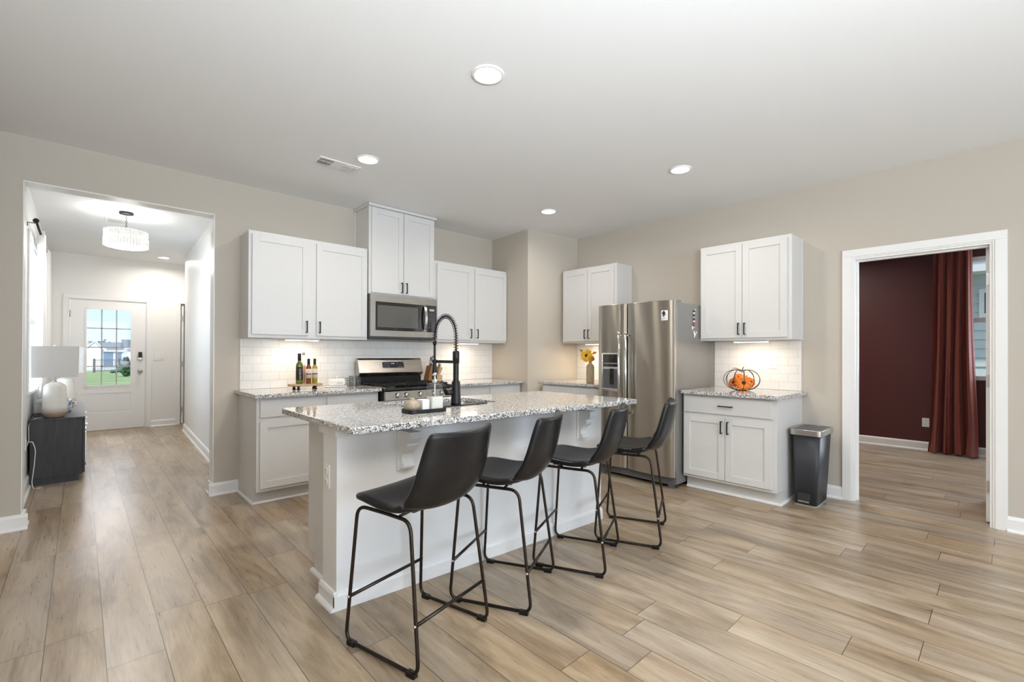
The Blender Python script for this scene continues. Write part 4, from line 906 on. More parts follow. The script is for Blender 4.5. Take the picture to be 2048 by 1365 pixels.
# ------------------------------------------------------------------ oil bottles on their little stand
bd = thing('serving_riser', 'small pale wooden riser with dark turned feet left of the stove', 'riser', (1.52, 4.40, CZ))
el = [(1.515 + .150 * (abs(cos(a)) ** .7) * (1 if cos(a) > 0 else -1), 4.40 + .085 * (abs(sin(a)) ** .8) * (1 if sin(a) > 0 else -1)) for a in [2 * pi * k / 32 for k in range(32)]]
MB().prism(el, lambda a, b, d: (a, b, d), CZ + .030, CZ + .050).obj('board', M['pale'], bd, .003)
for x, y in ((1.425, 4.43), (1.44, 4.36), (1.59, 4.36), (1.60, 4.43)):
    MB().lathe([(.014, .0), (.017, .006), (.007, .013), (.009, .017), (.017, .023), (.014, .030)], (x, y, CZ + .0005), 14).obj('foot', M['black'], bd)
BZ = CZ + .0505
def bottle(x, y, r, h, g, lab, label, nm='oil_bottle', cap='black'):
    o = thing(nm, label, 'bottle', (x, y, BZ), 'bottles on the wooden riser')
    hs = h * .60
    MB().lathe([(.001, 0), (r * .96, 0), (r, .004), (r, hs), (r * .95, hs + .012), (r * .5, hs + .034), (r * .42, hs + .042), (r * .42, h * .80)], (x, y, BZ), 20).obj('glass', M[g], o)
    MB().lathe([(r * .48, h * .76), (r * .50, h * .765), (r * .50, h - .003), (r * .46, h), (.001, h)], (x, y, BZ), 16).obj('cap', M[cap], o)
    if lab:
        MB().lathe([(r + .0006, lab[0]), (r + .0006, lab[1])], (x, y, BZ), 24).obj('label_wrap', M[lab[2]], o)
    return o
o = bottle(1.452, 4.375, .029, .276, 'gglass', (.035, .155, 'label'), 'tall green olive oil bottle with black label on the riser')
lm = MB(); ld = Vector((-.32, -.947, 0)); lu = Vector((-.947, .32, 0))
lf_ = lambda u, v, d: tuple(Vector((1.452, 4.375, BZ)) + ld * (.0292 + d) - lu * u + Vector((0, 0, v)))
lm.tube([lf_(.006 + .006 * cos(a), .125 + .009 * sin(a), .001) for a in [2 * pi * k / 12 for k in range(12)]], .0012, 5, True)
for v, w_ in ((.045, .012), (.057, .009), (.069, .012), (.081, .006), (.093, .012), (.105, .008)): lm.box(.006 - w_ * .5, .006 + w_ * .7, v - .0022, v + .0022, .0, .0015, lf_)
lm.obj('label_marks', M['plabel'], o)
o = bottle(1.530, 4.365, .0235, .228, 'aglass', (.050, .135, 'plabel'), 'short amber oil bottle with pale label, middle of the riser')
MB().lathe([(.0243, .083), (.0243, .092)], (1.530, 4.365, BZ), 24).obj('label_stripe', M['ink'], o)
o = bottle(1.588, 4.375, .0235, .228, 'yglass', (.050, .135, 'plabel'), 'short golden oil bottle with pale label, right end of the riser')
MB().lathe([(.0243, .083), (.0243, .092)], (1.588, 4.375, BZ), 24).obj('label_stripe', M['ink'], o)
o = thing('salt_bottle', 'slim clear bottle of pinkish salt behind the oil bottles', 'bottle', (1.507, 4.43, BZ), 'bottles on the wooden riser')
MB().lathe([(.001, 0), (.018, 0), (.018, .25), (.012, .265)], (1.507, 4.43, BZ), 16).obj('glass', M['cglass'], o)
MB().lathe([(.001, .002), (.0165, .002), (.0165, .165), (.001, .165)], (1.507, 4.43, BZ), 16).obj('salt', noisy(mat('pink_salt', (.62, .36, .24), .8), 200, .2), o)
MB().lathe([(.014, .262), (.014, .288), (.001, .288)], (1.507, 4.43, BZ), 14).obj('cap', M['lgrey'], o)
# butter dish
bu = thing('butter_dish', 'white ceramic butter dish with a domed lid beside the stove', 'butter dish', (1.82, 4.45, CZ))
MB().rslab(1.722, 1.924, 4.40, 4.505, CZ + .001, CZ + .012, .03).obj('dish', M['wceramic'], bu, .005)
MB().rslab(1.748, 1.902, 4.412, 4.492, CZ + .013, CZ + .080, .028).obj('lid', M['wceramic'], bu, .018, 4)
MB().tube([(1.825, 4.452, CZ + .078), (1.822, 4.452, CZ + .092), (1.828, 4.452, CZ + .102), (1.840, 4.452, CZ + .105)], [.008, .006, .005, .003], 10).obj('knob', M['wceramic'], bu)
text('lettering', 'BUTTER', M['ink'], .0135, (1.838, 4.4113, CZ + .040), (1, 0, 0), (0, 0, 1), bu, .0003)
# wire caddy with little glasses
wc = thing('wire_caddy', 'small wire caddy holding glasses beside the stove', 'caddy', (2.0, 4.48, CZ))
wf = MB(); cx0, cx1, cy0, cy1 = 1.945, 2.065, 4.42, 4.54
for z in (.006, .03, .055, .078): wf.tube(fillet([(cx0, cy0, CZ + z), (cx1, cy0, CZ + z), (cx1, cy1, CZ + z), (cx0, cy1, CZ + z)], .01, 3, True), .0014, 6, True)
for k in range(5):
    x = cx0 + (cx1 - cx0) * k / 4; y = cy0 + (cy1 - cy0) * k / 4
    for a in ((x, cy0), (x, cy1), (cx0, y), (cx1, y)): wf.cyl((a[0], a[1], CZ + .001), (a[0], a[1], CZ + .078), .0014, 6)
wf.obj('wire_frame', M['dgrey'], wc)
for i, (x, y, lb) in enumerate(((1.975, 4.45, 'small clear glass in the wire caddy, front left'), (2.035, 4.45, 'small clear glass in the wire caddy, nearest the stove front'), (1.99, 4.505, 'small clear glass at the back of the wire caddy'))):
    tag(MB().lathe([(.001, .0), (.016, .0), (.021, .10), (.0195, .10), (.015, .005), (.001, .005)], (x, y, CZ + .002), 16).obj('drinking_glass', M['cglass']), lb, 'glass', 'glasses in the wire caddy')
# knife block
kb_ = thing('knife_block', 'wooden knife block on the worktop right of the stove', 'knife block', (2.96, 4.5, CZ))
kf = lambda a, b, d: (a + .062, d, CZ + b)
MB().prism([(2.815, .001), (2.895, .001), (2.93, .165), (2.862, .190)], kf, 4.47, 4.57).obj('tall_block', M['acacia'], kb_, .003)
MB().prism([(2.898, .001), (2.985, .001), (2.985, .085), (2.91, .085)], kf, 4.43, 4.57).obj('front_block', M['pale'], kb_, .003)
MB().prism([(2.955, .086), (2.984, .086), (3.02, .165), (2.975, .180)], kf, 4.47, 4.56).obj('small_block', M['pale'], kb_, .003)
KN = [(x + .062, y + .07, z, h) for x, y, z, h in [(2.876, 4.425, .186, .115), (2.902, 4.445, .176, .10), (2.889, 4.478, .182, .105), (2.985, 4.415, .176, .075), (2.998, 4.445, .172, .068), (3.010, 4.475, .168, .058)]]
kl = ['steel-handled knife, leftmost in the knife block', 'steel-handled knife right beside the leftmost one in the block', 'steel-handled knife standing at the back left of the block', 'short steel knife at the front of the right hand slots', 'short steel knife in the middle of the right hand slots', 'short steel knife at the back of the right hand slots']
for (x, y, z, h), lb in zip(KN, kl):
    k = thing('kitchen_knife', lb, 'knife', (x, y, CZ + z), 'knives in the wooden block')
    dx = .22
    MB().tube([(x, y, CZ + z), (x + dx * h * .4, y, CZ + z + h * .4), (x + dx * h, y, CZ + z + h)], [.009, .011, .0125], 10).obj('knife_handle', M['nickel'], k)
    MB().tube([(x - .006, y, CZ + z - .03), (x, y, CZ + z + .002)], .004, 8).obj('bolster', M['ink'], k)

# ------------------------------------------------------------------ flowers
def flower(c, r, n_, colm, layers=2, droop=.25, seed=1, npet=15):
    """sunflower head facing direction n_; returns petal mesh and centre mesh builders"""
    rnd = random.Random(seed); n = Vector(n_).normalized(); u = n.orthogonal().normalized(); v = n.cross(u); c = Vector(c)
    pt = MB()
    for L_ in range(layers):
        for k in range(npet):
            a = 2 * pi * (k + .5 * L_ + rnd.uniform(-.2, .2)) / npet; rr = r * rnd.uniform(.85, 1.08) * (1 - .12 * L_); d = u * cos(a) + v * sin(a); s_ = n.cross(d)
            wv = r * .135; f = rnd.uniform(-.10, .28) + .2 * L_
            P_ = [(.18, .35, .0), (.45, 1.0, .04), (.75, .85, .02), (1.0, .08, -droop)]
            vs = []
            for t, wd, lift in P_:
                base = c + d * rr * t + n * (rr * (lift + f * t * .6)); vs += [base + s_ * wv * wd, base + n * .0016 * (1 if t < 1 else .3) * 1.5, base - s_ * wv * wd]
            fs = []
            for i in range(3): fs += [(3 * i, 3 * i + 1, 3 * i + 4, 3 * i + 3), (3 * i + 1, 3 * i + 2, 3 * i + 5, 3 * i + 4)]
            pt.add(vs, fs, False)
    ce = MB().lathe([(.001, r * .14), (r * .16, r * .13), (r * .27, r * .06), (r * .28, -.002), (.001, -.004)], c, 18, n.to_track_quat('Z', 'Y').to_matrix())
    return pt, ce
VX, VY = 4.30, 3.275
vs_ = tag(MB().lathe([(.001, .0), (.042, .0), (.046, .006), (.046, .178), (.042, .196), (.022, .218), (.018, .228), (.018, .250), (.021, .254), (.014, .254), (.013, .21), (.001, .20)], (VX, VY, CZ + .001), 28).obj('flower_vase', M['ash']), 'tan grained bottle vase on the worktop left of the fridge', 'vase')
def blossom(nm, c, r, n_, pm, label, stem_to, grp, seed, layers=2, npet=14, leaves=()):
    o = thing(nm, label, 'flower', stem_to, grp)
    p, ce = flower(c, r, n_, pm, layers, seed=seed, npet=npet)
    q = p.obj('petals', M[pm], o); q.modifiers.new('s', 'SOLIDIFY').thickness = .0015
    ce.obj('flower_centre', M['brownc'], o)
    cc = Vector(c) - Vector(n_).normalized() * .005
    MB().tube([stem_to, tuple((Vector(stem_to) + cc) / 2 + Vector((.004, .004, 0))), cc], .003, 6).obj('stem', M['leaf'], o)
    for i, (p0, p1, wd) in enumerate(leaves):
        a, b = Vector(p0), Vector(p1); m_ = (a + b) / 2; s_ = (b - a).cross(Vector((.5, .7, .1))).normalized() * wd
        lf = MB().add([a, m_ + s_ + Vector((0, 0, .004)), b, m_ - s_, m_], [(0, 1, 4), (1, 2, 4), (2, 3, 4), (3, 0, 4)]).obj('leaf', M['leaf' if i % 2 == 0 else 'yellow'], o); lf.modifiers.new('s', 'SOLIDIFY').thickness = .001
    return o
tow = Vector((-.79, -.61, .05))
blossom('sunflower', (VX - .06, VY + .01, CZ + .312), .082, tow + Vector((-.1, .25, .1)), 'yellow', 'yellow sunflower in the tan vase', (VX, VY, CZ + .205), 'flowers in the tan vase', 3, 3, 18, [((VX - .05, VY + .05, CZ + .34), (VX - .06, VY + .11, CZ + .385), .016), ((VX, VY - .02, CZ + .33), (VX + .0, VY - .10, CZ + .355), .016), ((VX - .02, VY + .02, CZ + .35), (VX - .0, VY + .03, CZ + .385), .018)])
blossom('orange_blossom', (VX - .02, VY - .045, CZ + .278), .036, tow + Vector((.2, -.3, 0)), 'orange', 'small orange flower beside the sunflower in the vase', (VX + .006, VY - .006, CZ + .205), 'flowers in the tan vase', 5, 3, 10)
# wire pumpkin
PX, PY, PZ = 4.455, 1.662, CZ
pk = thing('wire_pumpkin', 'open black wire pumpkin ornament on the right worktop', 'ornament', (PX, PY, PZ))
wp = MB()
for k in range(11):
    a = 2 * pi * k / 11 + .2; pth = []
    for i in range(21):
        t = pi * i / 20; rr = .143 * sin(t) ** .88 + .010; z = .100 + .097 * cos(t) - (.022 if i == 0 else .012 * (1 - i / 3) if i < 3 else 0)
        pth.append((PX + rr * cos(a), PY + rr * sin(a), PZ + max(.003, z)))
    wp.tube(pth, .0027, 6)
wp.obj('rib_wires', M['black'], pk)
MB().tube([(PX, PY, PZ + .165), (PX, PY - .004, PZ + .19), (PX - .004, PY - .016, PZ + .218)], [.004, .0035, .003], 8).obj('stalk', M['black'], pk)
MB().tube([(PX, PY, PZ + .185), (PX, PY + .03, PZ + .195), (PX - .002, PY + .06, PZ + .205), (PX, PY + .085, PZ + .20)], [.003, .007, .006, .002], 8).obj('wire_leaf', M['ash'], pk)
MB().lathe([(.001, .001), (.05, .001), (.05, .004), (.001, .004)], (PX, PY, PZ), 20).obj('base_plate', M['black'], pk)
grp = 'flowers in the wire pumpkin'
blossom('sunflower', (PX - .055, PY - .035, PZ + .072), .082, tow + Vector((0, 0, .12)), 'orange', 'large orange sunflower with dark centre inside the wire pumpkin', (PX - .01, PY, PZ + .006), grp, 11, 3, 16)
blossom('orange_blossom', (PX - .035, PY + .062, PZ + .070), .058, Vector((-.9, .2, .3)), 'rust', 'rust orange bloom at the left inside the wire pumpkin', (PX - .01, PY + .01, PZ + .006), grp, 12, 3, 11)
blossom('orange_blossom', (PX - .01, PY + .02, PZ + .122), .056, Vector((-.6, -.2, .8)), 'orange', 'orange bloom at the top inside the wire pumpkin', (PX, PY, PZ + .006), grp, 13, 3, 12)
blossom('orange_blossom', (PX + .005, PY - .075, PZ + .078), .055, Vector((-.6, -.8, .3)), 'orange', 'orange bloom at the right inside the wire pumpkin', (PX, PY - .01, PZ + .006), grp, 14, 3, 12)

# ------------------------------------------------------------------ ceiling fixtures
LB = ['large round recessed ceiling light nearest the camera, above the stools', 'round recessed ceiling light beside the ceiling vent', 'round recessed ceiling light above the right side of the room', 'round recessed ceiling light in front of the pantry corner', None, 'small round recessed ceiling light near the entry door', 'round recessed ceiling light of the maroon room']
for (x, y, e), lb in zip(CAN, LB):
    lb = lb or 'added unseen recessed ceiling light of the living area'
    o = thing('recessed_light', lb, 'ceiling light', (x, y, H), 'round recessed ceiling lights')
    MB().lathe([(.090, .0), (.088, -.006), (.074, -.008), (.070, -.003), (.070, 0)], (x, y, H - .0005), 32).obj('trim_ring', M['white'], o)
    MB().lathe([(.001, -.004), (.071, -.004), (.071, -.001), (.001, -.001)], (x, y, H - .0005), 32).obj('lens', M['emit'], o)
vn = thing('ceiling_vent', 'white rectangular ceiling register beside a recessed light', 'vent', (1.5, 3.66, H))
MB().box(1.335, 1.665, 3.585, 3.735, H - .008, H - .0005).obj('frame', M['white'], vn, .002)
for x0, x1, mm, n in ((1.352, 1.452, 'hole', 7), (1.545, 1.645, 'lgrey', 12)):
    gq = box('grille', M[mm], x0, x1, 3.608, 3.712, H - .0100, H - .0080, vn)
    sl_ = MB()
    for k in range(n): x = x0 + (x1 - x0) * (k + .5) / n; sl_.box(x - (.0022 if n == 7 else .0035), x + .0018, 3.608, 3.712, H - .0135, H - .010)
    sl_.box(x0, x1, 3.640, 3.644, H - .0135, H - .010)
    sl_.obj('louvre_slats', M['white'], gq)
vn = thing('ceiling_vent', 'white square ceiling register behind the crystal chandelier', 'vent', (.3, 6.95, H))
MB().box(.19, .40, 6.80, 7.12, H - .008, H - .0005).obj('frame', M['white'], vn, .002)
gq = box('grille', M['lgrey'], .222, .372, 6.85, 7.06, H - .010, H - .008, vn)
sl_ = MB()
for k in range(12): x = .222 + .15 * (k + .5) / 12; sl_.box(x - .0035, x + .0025, 6.85, 7.06, H - .0135, H - .010)
sl_.obj('louvre_slats', M['white'], gq)
# chandelier
CX, CY = .355, 6.50
cn = thing('crystal_chandelier', 'round crystal drum chandelier on a black chain in the hall', 'chandelier', (CX, CY, H))
MB().lathe([(.001, -.022), (.062, -.022), (.064, -.016), (.064, -.0005), (.001, -.0005)], (CX, CY, H), 24).obj('canopy', M['black'], cn)
chn = MB()
for k in range(6):
    zc = H - .035 - k * .023
    chn.tube([Vector((CX + (.007 * cos(a) if k % 2 else 0), CY + (0 if k % 2 else .007 * cos(a)), zc + .014 * sin(a))) for a in [2 * pi * i / 12 for i in range(12)]], .0022, 6, True)
for a in (0, 2.1, 4.2): chn.tube([(CX, CY, H - .165), (CX + .03 * cos(a), CY + .03 * sin(a), H - .20)], .002, 6)
chn.obj('chain', M['black'], cn)
RR = .188
for (zt_, zb_, rr, cnt) in ((H - .205, H - .285, RR - .004, 44), (H - .285, H - .375, RR, 44)):
    cr = MB()
    for k in range(cnt):
        a = 2 * pi * k / cnt; u = Vector((-sin(a), cos(a), 0)); rdl = Vector((cos(a), sin(a), 0)); c = Vector((CX, CY, 0)) + rdl * rr
        w_ = pi * rr / cnt * .86
        vv = []
        for z, s_ in ((zb_, .7), (zb_ + .012, 1), (zt_ - .012, 1), (zt_, .7)):
            vv += [c + u * w_ * s_ + Vector((0, 0, z)), c + rdl * .006 + Vector((0, 0, z)), c - u * w_ * s_ + Vector((0, 0, z)), c - rdl * .006 + Vector((0, 0, z))]
        cr.add(vv, [(4 * i + j, 4 * i + (j + 1) % 4, 4 * i + 4 + (j + 1) % 4, 4 * i + 4 + j) for i in range(3) for j in range(4)] + [(0, 3, 2, 1), (12, 13, 14, 15)])
    cr.obj('crystal_tier', M['crystal'], cn)
rg_ = MB()
for z in (H - .204, H - .286, H - .377): rg_.tube([Vector((CX + (RR - .008) * cos(a), CY + (RR - .008) * sin(a), z)) for a in [2 * pi * i / 40 for i in range(40)]], .003, 6, True)
for a in (0, pi / 3, 2 * pi / 3): rg_.tube([(CX - (RR - .01) * cos(a), CY - (RR - .01) * sin(a), H - .204), (CX + (RR - .01) * cos(a), CY + (RR - .01) * sin(a), H - .204)], .002, 6)
rg_.obj('ring_frame', M['nickel'], cn)
for k in range(3):
    a = 2 * pi * k / 3 + .4; MB().ball((CX + .08 * cos(a), CY + .08 * sin(a), H - .31), .022, 12, sz=1.3).obj('bulb', M['emit'], cn)

# ------------------------------------------------------------------ sideboard, lamps and ornaments in the hall
SBX0, SBX1, SBY0, SBY1, SBZ = HW + .018, .038, 6.12, 7.95, .612
sb = thing('sideboard', 'low dark wood sideboard with metal-framed doors along the hall wall', 'sideboard', (-.15, 7.0, 0))
box('carcass', M['darkwood'], SBX0, SBX1 - .02, SBY0, SBY1, .06, SBZ - .02, sb, .002)
MB().box(SBX0 - .002, SBX1, SBY0 - .004, SBY1 + .004, SBZ - .02, SBZ).obj('top', M['darkwood'], sb, .002)
box('plinth', M['darkwood'], SBX0, SBX1 - .045, SBY0 + .0, SBY1, 0, .06, sb)
for k in range(3):
    y0 = SBY0 + .01 + k * .605; d_ = box('door', M['darkwood'], SBX1 - .019, SBX1 - .001, y0, y0 + .595, .07, SBZ - .025, sb, .001)
    ff = lambda u, v, d: (SBX1 - .001 + d, u, v)
    ringslab(rrect(y0 + .06, y0 + .535, .12, SBZ - .12, .04), rrect(y0 + .085, y0 + .51, .145, SBZ - .145, .03), ff, 0, .009).obj('door_frame', M['nickel'], d_, .001)
    MB().box(y0 + .27, y0 + .33, SBZ - .115, SBZ - .10, .0, .022, ff).obj('handle', M['nickel'], d_, .002)
def table_lamp(x, y, label):
    o = thing('table_lamp', label, 'lamp', (x, y, SBZ), 'cream ceramic lamps on the sideboard')
    MB().lathe([(.001, 0), (.062, 0), (.066, .004), (.092, .046), (.092, .0465)], (x, y, SBZ), 32).obj('lower_base', M['tanceramic'], o)
    MB().lathe([(.092, .0465), (.089, .10), (.080, .285), (.074, .305), (.050, .325), (.034, .333), (.030, .338), (.001, .338)], (x, y, SBZ), 32).obj('ceramic_body', M['ceramic'], o)
    MB().lathe([(.014, .338), (.014, .352), (.006, .356), (.006, .67), (.001, .67)], (x, y, SBZ), 12).obj('stem', M['nickel'], o)
    sh = MB(); z0_, z1_ = SBZ + .385, SBZ + .682
    q0 = rrect(x - .165, x + .165, y - .10, y + .10, .012, 2); q1 = rrect(x - .170, x + .170, y - .105, y + .105, .012, 2); n = len(q0)
    sh.add([(a, b, z0_) for a, b in q0] + [(a, b, z1_) for a, b in q1], [(i, (i + 1) % n, n + (i + 1) % n, n + i) for i in range(n)])
    s_ = sh.obj('lamp_shade', M['shade'], o); s_.modifiers.new('s', 'SOLIDIFY').thickness = .002
    MB().tube([(x - .163, y, z1_ - .01), (x + .163, y, z1_ - .01)], .002, 6).obj('shade_spider', M['nickel'], o)
    MB().lathe([(.006, .67), (.012, .68), (.012, .69), (.001, .696)], (x, y, SBZ), 12).obj('finial', M['nickel'], o)
    return o
lamp_near = table_lamp(-.178, 6.265, 'cream ceramic table lamp at the near end of the sideboard')
table_lamp(-.13, 7.45, 'cream ceramic table lamp at the far end of the sideboard')
# ribbon bow ornament
bo = thing('ribbon_bow', 'grey and white knotted ribbon bow behind the near lamp', 'ornament', (-.29, 6.42, SBZ))
def ribbon(pts, wv, name, mm):
    b = MB(); P = [Vector(p) for p in pts]; vs = []
    for p, w_ in zip(P, wv): vs += [p + Vector((0, w_, 0)), p - Vector((0, w_, 0))]
    b.add(vs, [(2 * i, 2 * i + 1, 2 * i + 3, 2 * i + 2) for i in range(len(P) - 1)], True); q = b.obj(name, M[mm], bo); solid(q, .003, 0, 1); return q
bx, by = -.275, 6.425
ribbon([(bx - .02, by, SBZ + .155), (bx - .035, by, SBZ + .20), (bx - .02, by, SBZ + .30), (bx + .0, by, SBZ + .335), (bx + .012, by, SBZ + .28), (bx + .004, by, SBZ + .2), (bx - .005, by, SBZ + .155)], [.02, .05, .06, .05, .05, .04, .02], 'upper_loop', 'bow')
ribbon([(bx + .0, by, SBZ + .15), (bx + .04, by, SBZ + .18), (bx + .09, by, SBZ + .175), (bx + .10, by, SBZ + .14), (bx + .06, by, SBZ + .115), (bx + .0, by, SBZ + .135)], [.02, .045, .05, .05, .045, .02], 'side_loop', 'bow')
MB().ball((bx - .005, by, SBZ + .145), .035, 14, 1.2, .9, .9).obj('knot', M['bow'], bo)
for dx, dy in ((-.045, 0), (.055, .0)):
    ribbon([(bx, by, SBZ + .13), (bx + dx * .4, by, SBZ + .08), (bx + dx, by, SBZ + .004)], [.02, .035, .05], 'ribbon_tail', 'bow')
MB().box(bx - .05, bx + .06, by - .05, by + .05, SBZ, SBZ + .006).obj('base', M['black'], bo, .001)
ml = MB().lathe([(.001, 0), (.035, 0), (.045, .03), (.045, .11), (.038, .14), (.036, .14), (.001, .13)], (-.105, 6.72, SBZ), 20).obj('ceramic_jar', M['blueprint'])
tag(ml, 'blue and white patterned jar on the sideboard right of the near lamp', 'jar')
MB().tube([(-.062, 6.70, SBZ + .11), (-.035, 6.695, SBZ + .10), (-.03, 6.695, SBZ + .07), (-.058, 6.70, SBZ + .045)], .005, 8).obj('handle', M['wceramic'], ml)
cdp = [(HW + .014, 5.93, .43), (HW + .045, 5.93, .44), (HW + .065, 5.95, .36), (HW + .055, 5.97, .2), (HW + .04, 5.98, .06), (HW + .05, 5.97, .008), (HW + .075, 5.95, .006)]
co = tag(MB().tube(fillet(cdp, .05, 5), .0035, 8).obj('extension_cord', M['cord']), 'white cord hanging from the hall outlet to the floor', 'cord')
MB().box(HW + .07, HW + .10, 5.93, 5.965, .001, .018).box(HW + .10, HW + .115, 5.938, 5.942, .006, .012).box(HW + .10, HW + .115, 5.953, 5.957, .006, .012).obj('plug', noisy(mat('peach_plug', (.60, .42, .34), .5), 30, .05), co, .002)
(MB().tube(fillet([(HW + .10, 6.25, SBZ + .004), (HW + .04, 6.16, SBZ + .006), (HW + .010, 6.13, SBZ - .04), (HW + .012, 6.12, .5), (HW + .014, 6.09, .43), (HW + .010, 5.98, .40)], .03, 5), .003, 8).obj('power_cord', M['cord'], lamp_near))
# curtain rod and sheer panels
cr_ = thing('curtain_rod', 'dark metal curtain rod above the hall window', 'curtain rod', (HW + .06, 6.9, 2.405))
MB().cyl((HW + .06, 5.90, 2.405), (HW + .06, 7.92, 2.405), .009, 10).obj('rod', M['black'], cr_)
for y in (5.88, 7.94): MB().ball((HW + .06, y, 2.405), .022, 14).obj('finial', M['black'], cr_)
for y in (5.97, 7.86): MB().tube([(HW + .002, y, 2.37), (HW + .002, y, 2.40), (HW + .06, y, 2.40)], .004, 8).obj('bracket', M['black'], cr_)
def curtain(name, mm, label, cat, fn, n_u, u0, u1, z0, z1, folds, amp, seed, flare=1.0, top=1.0, grp=None, thick=.003, puddle=0):
    rnd = random.Random(seed); b = MB(); NZ = 26; ph = [rnd.uniform(0, 6) for _ in range(5)]
    for j in range(NZ + 1):
        v = j / NZ; z = z1 + (z0 - z1) * v; sp_ = top + (flare - top) * v ** 1.4
        for i in range(n_u + 1):
            t = i / n_u; u = (u0 + u1) / 2 + (u1 - u0) * (t - .5) * sp_ + .014 * sin(4 * v + ph[0] + t * 5) * v
            d = amp * (sin(2 * pi * folds * t + ph[1] + .6 * sin(2.2 * v + ph[2])) + .35 * sin(2 * pi * folds * 2.3 * t + ph[3])) * (.75 + .4 * v)
            zz = z
            if puddle and v > .86: d -= puddle * ((v - .86) / .14) ** 2 * (.7 + .5 * sin(6 * t + 2)); zz = max(z0 + .003 + .012 * (1 + sin(9 * t + j)) * .5, z)
            b.add([fn(u, zz, d)], [])
    b.f = [(j * (n_u + 1) + i, j * (n_u + 1) + i + 1, (j + 1) * (n_u + 1) + i + 1, (j + 1) * (n_u + 1) + i) for j in range(NZ) for i in range(n_u)]; b.sm = [True] * len(b.f)
    o = b.obj(name, M[mm]); solid(o, thick, 0, 1); return tag(o, label, cat, grp)
cl = lambda u, v, d: (HW + .062 + d, u, v)
curtain('window_curtain', 'sheer', 'ivory curtain panel at the near side of the hall window', 'curtain', cl, 60, 6.50, 6.98, .628, 2.44, 6, .030, 4, 1.0, 1.0, 'ivory hall curtains')
curtain('window_curtain', 'sheer', 'ivory curtain panel at the far side of the hall window', 'curtain', cl, 50, 7.60, 7.88, .628, 2.44, 4, .030, 9, 1.0, 1.0, 'ivory hall curtains')
cr2 = lambda u, v, d: (RX - .13 + d, -u, v)
curtain('window_curtain', 'redcurtain', 'long rust red satin curtain puddling on the floor of the maroon room', 'curtain', cr2, 90, -.635, -.275, 0.0, 2.60, 4.3, .040, 23, 1.22, .98, None, .003, .12)
r2 = thing('curtain_rod', 'dark curtain rod above the red curtain', 'curtain rod', (RX - .13, 0, 2.63))
MB().cyl((RX - .13, -1.0, 2.62), (RX - .13, .70, 2.62), .010, 10).obj('rod', M['black'], r2)
for y in (-.9, .68): MB().tube([(RX - .002, y, 2.62), (RX - .13, y, 2.62)], .005, 8).obj('bracket', M['black'], r2)

# ------------------------------------------------------------------ outside
def gz(Y): return -.15 - (Y - 10) * .0137
lw = MB().add([(-30, 9.95, -.2), (40, 9.95, -.2), (90, 82, gz(82)), (-60, 82, gz(82)), (-30, 9.95, -.6), (40, 9.95, -.6), (90, 82, -2), (-60, 82, -2)], [(0, 1, 2, 3), (7, 6, 5, 4), (0, 4, 5, 1), (1, 5, 6, 2), (2, 6, 7, 3), (3, 7, 4, 0)]).obj('lawn', M['grass'])
tag(lw, 'green front lawn outside the entry door', 'lawn'); lw['kind'] = 'stuff'
sg = MB().add([(-60, 82, gz(82)), (90, 82, gz(82)), (140, 150, gz(150)), (-90, 150, gz(150)), (-60, 82, -3), (90, 82, -3), (140, 150, -4), (-90, 150, -4)], [(0, 1, 2, 3), (7, 6, 5, 4), (0, 4, 5, 1), (1, 5, 6, 2), (2, 6, 7, 3), (3, 7, 4, 0)]).obj('street_paving', M['asphalt']); struct(sg)
def px(Y, p): return Y * (.0063 + (p - 172.5) * .000624)
def pz(Y, p): return 1.24 - (p - 704) * .00079 * Y
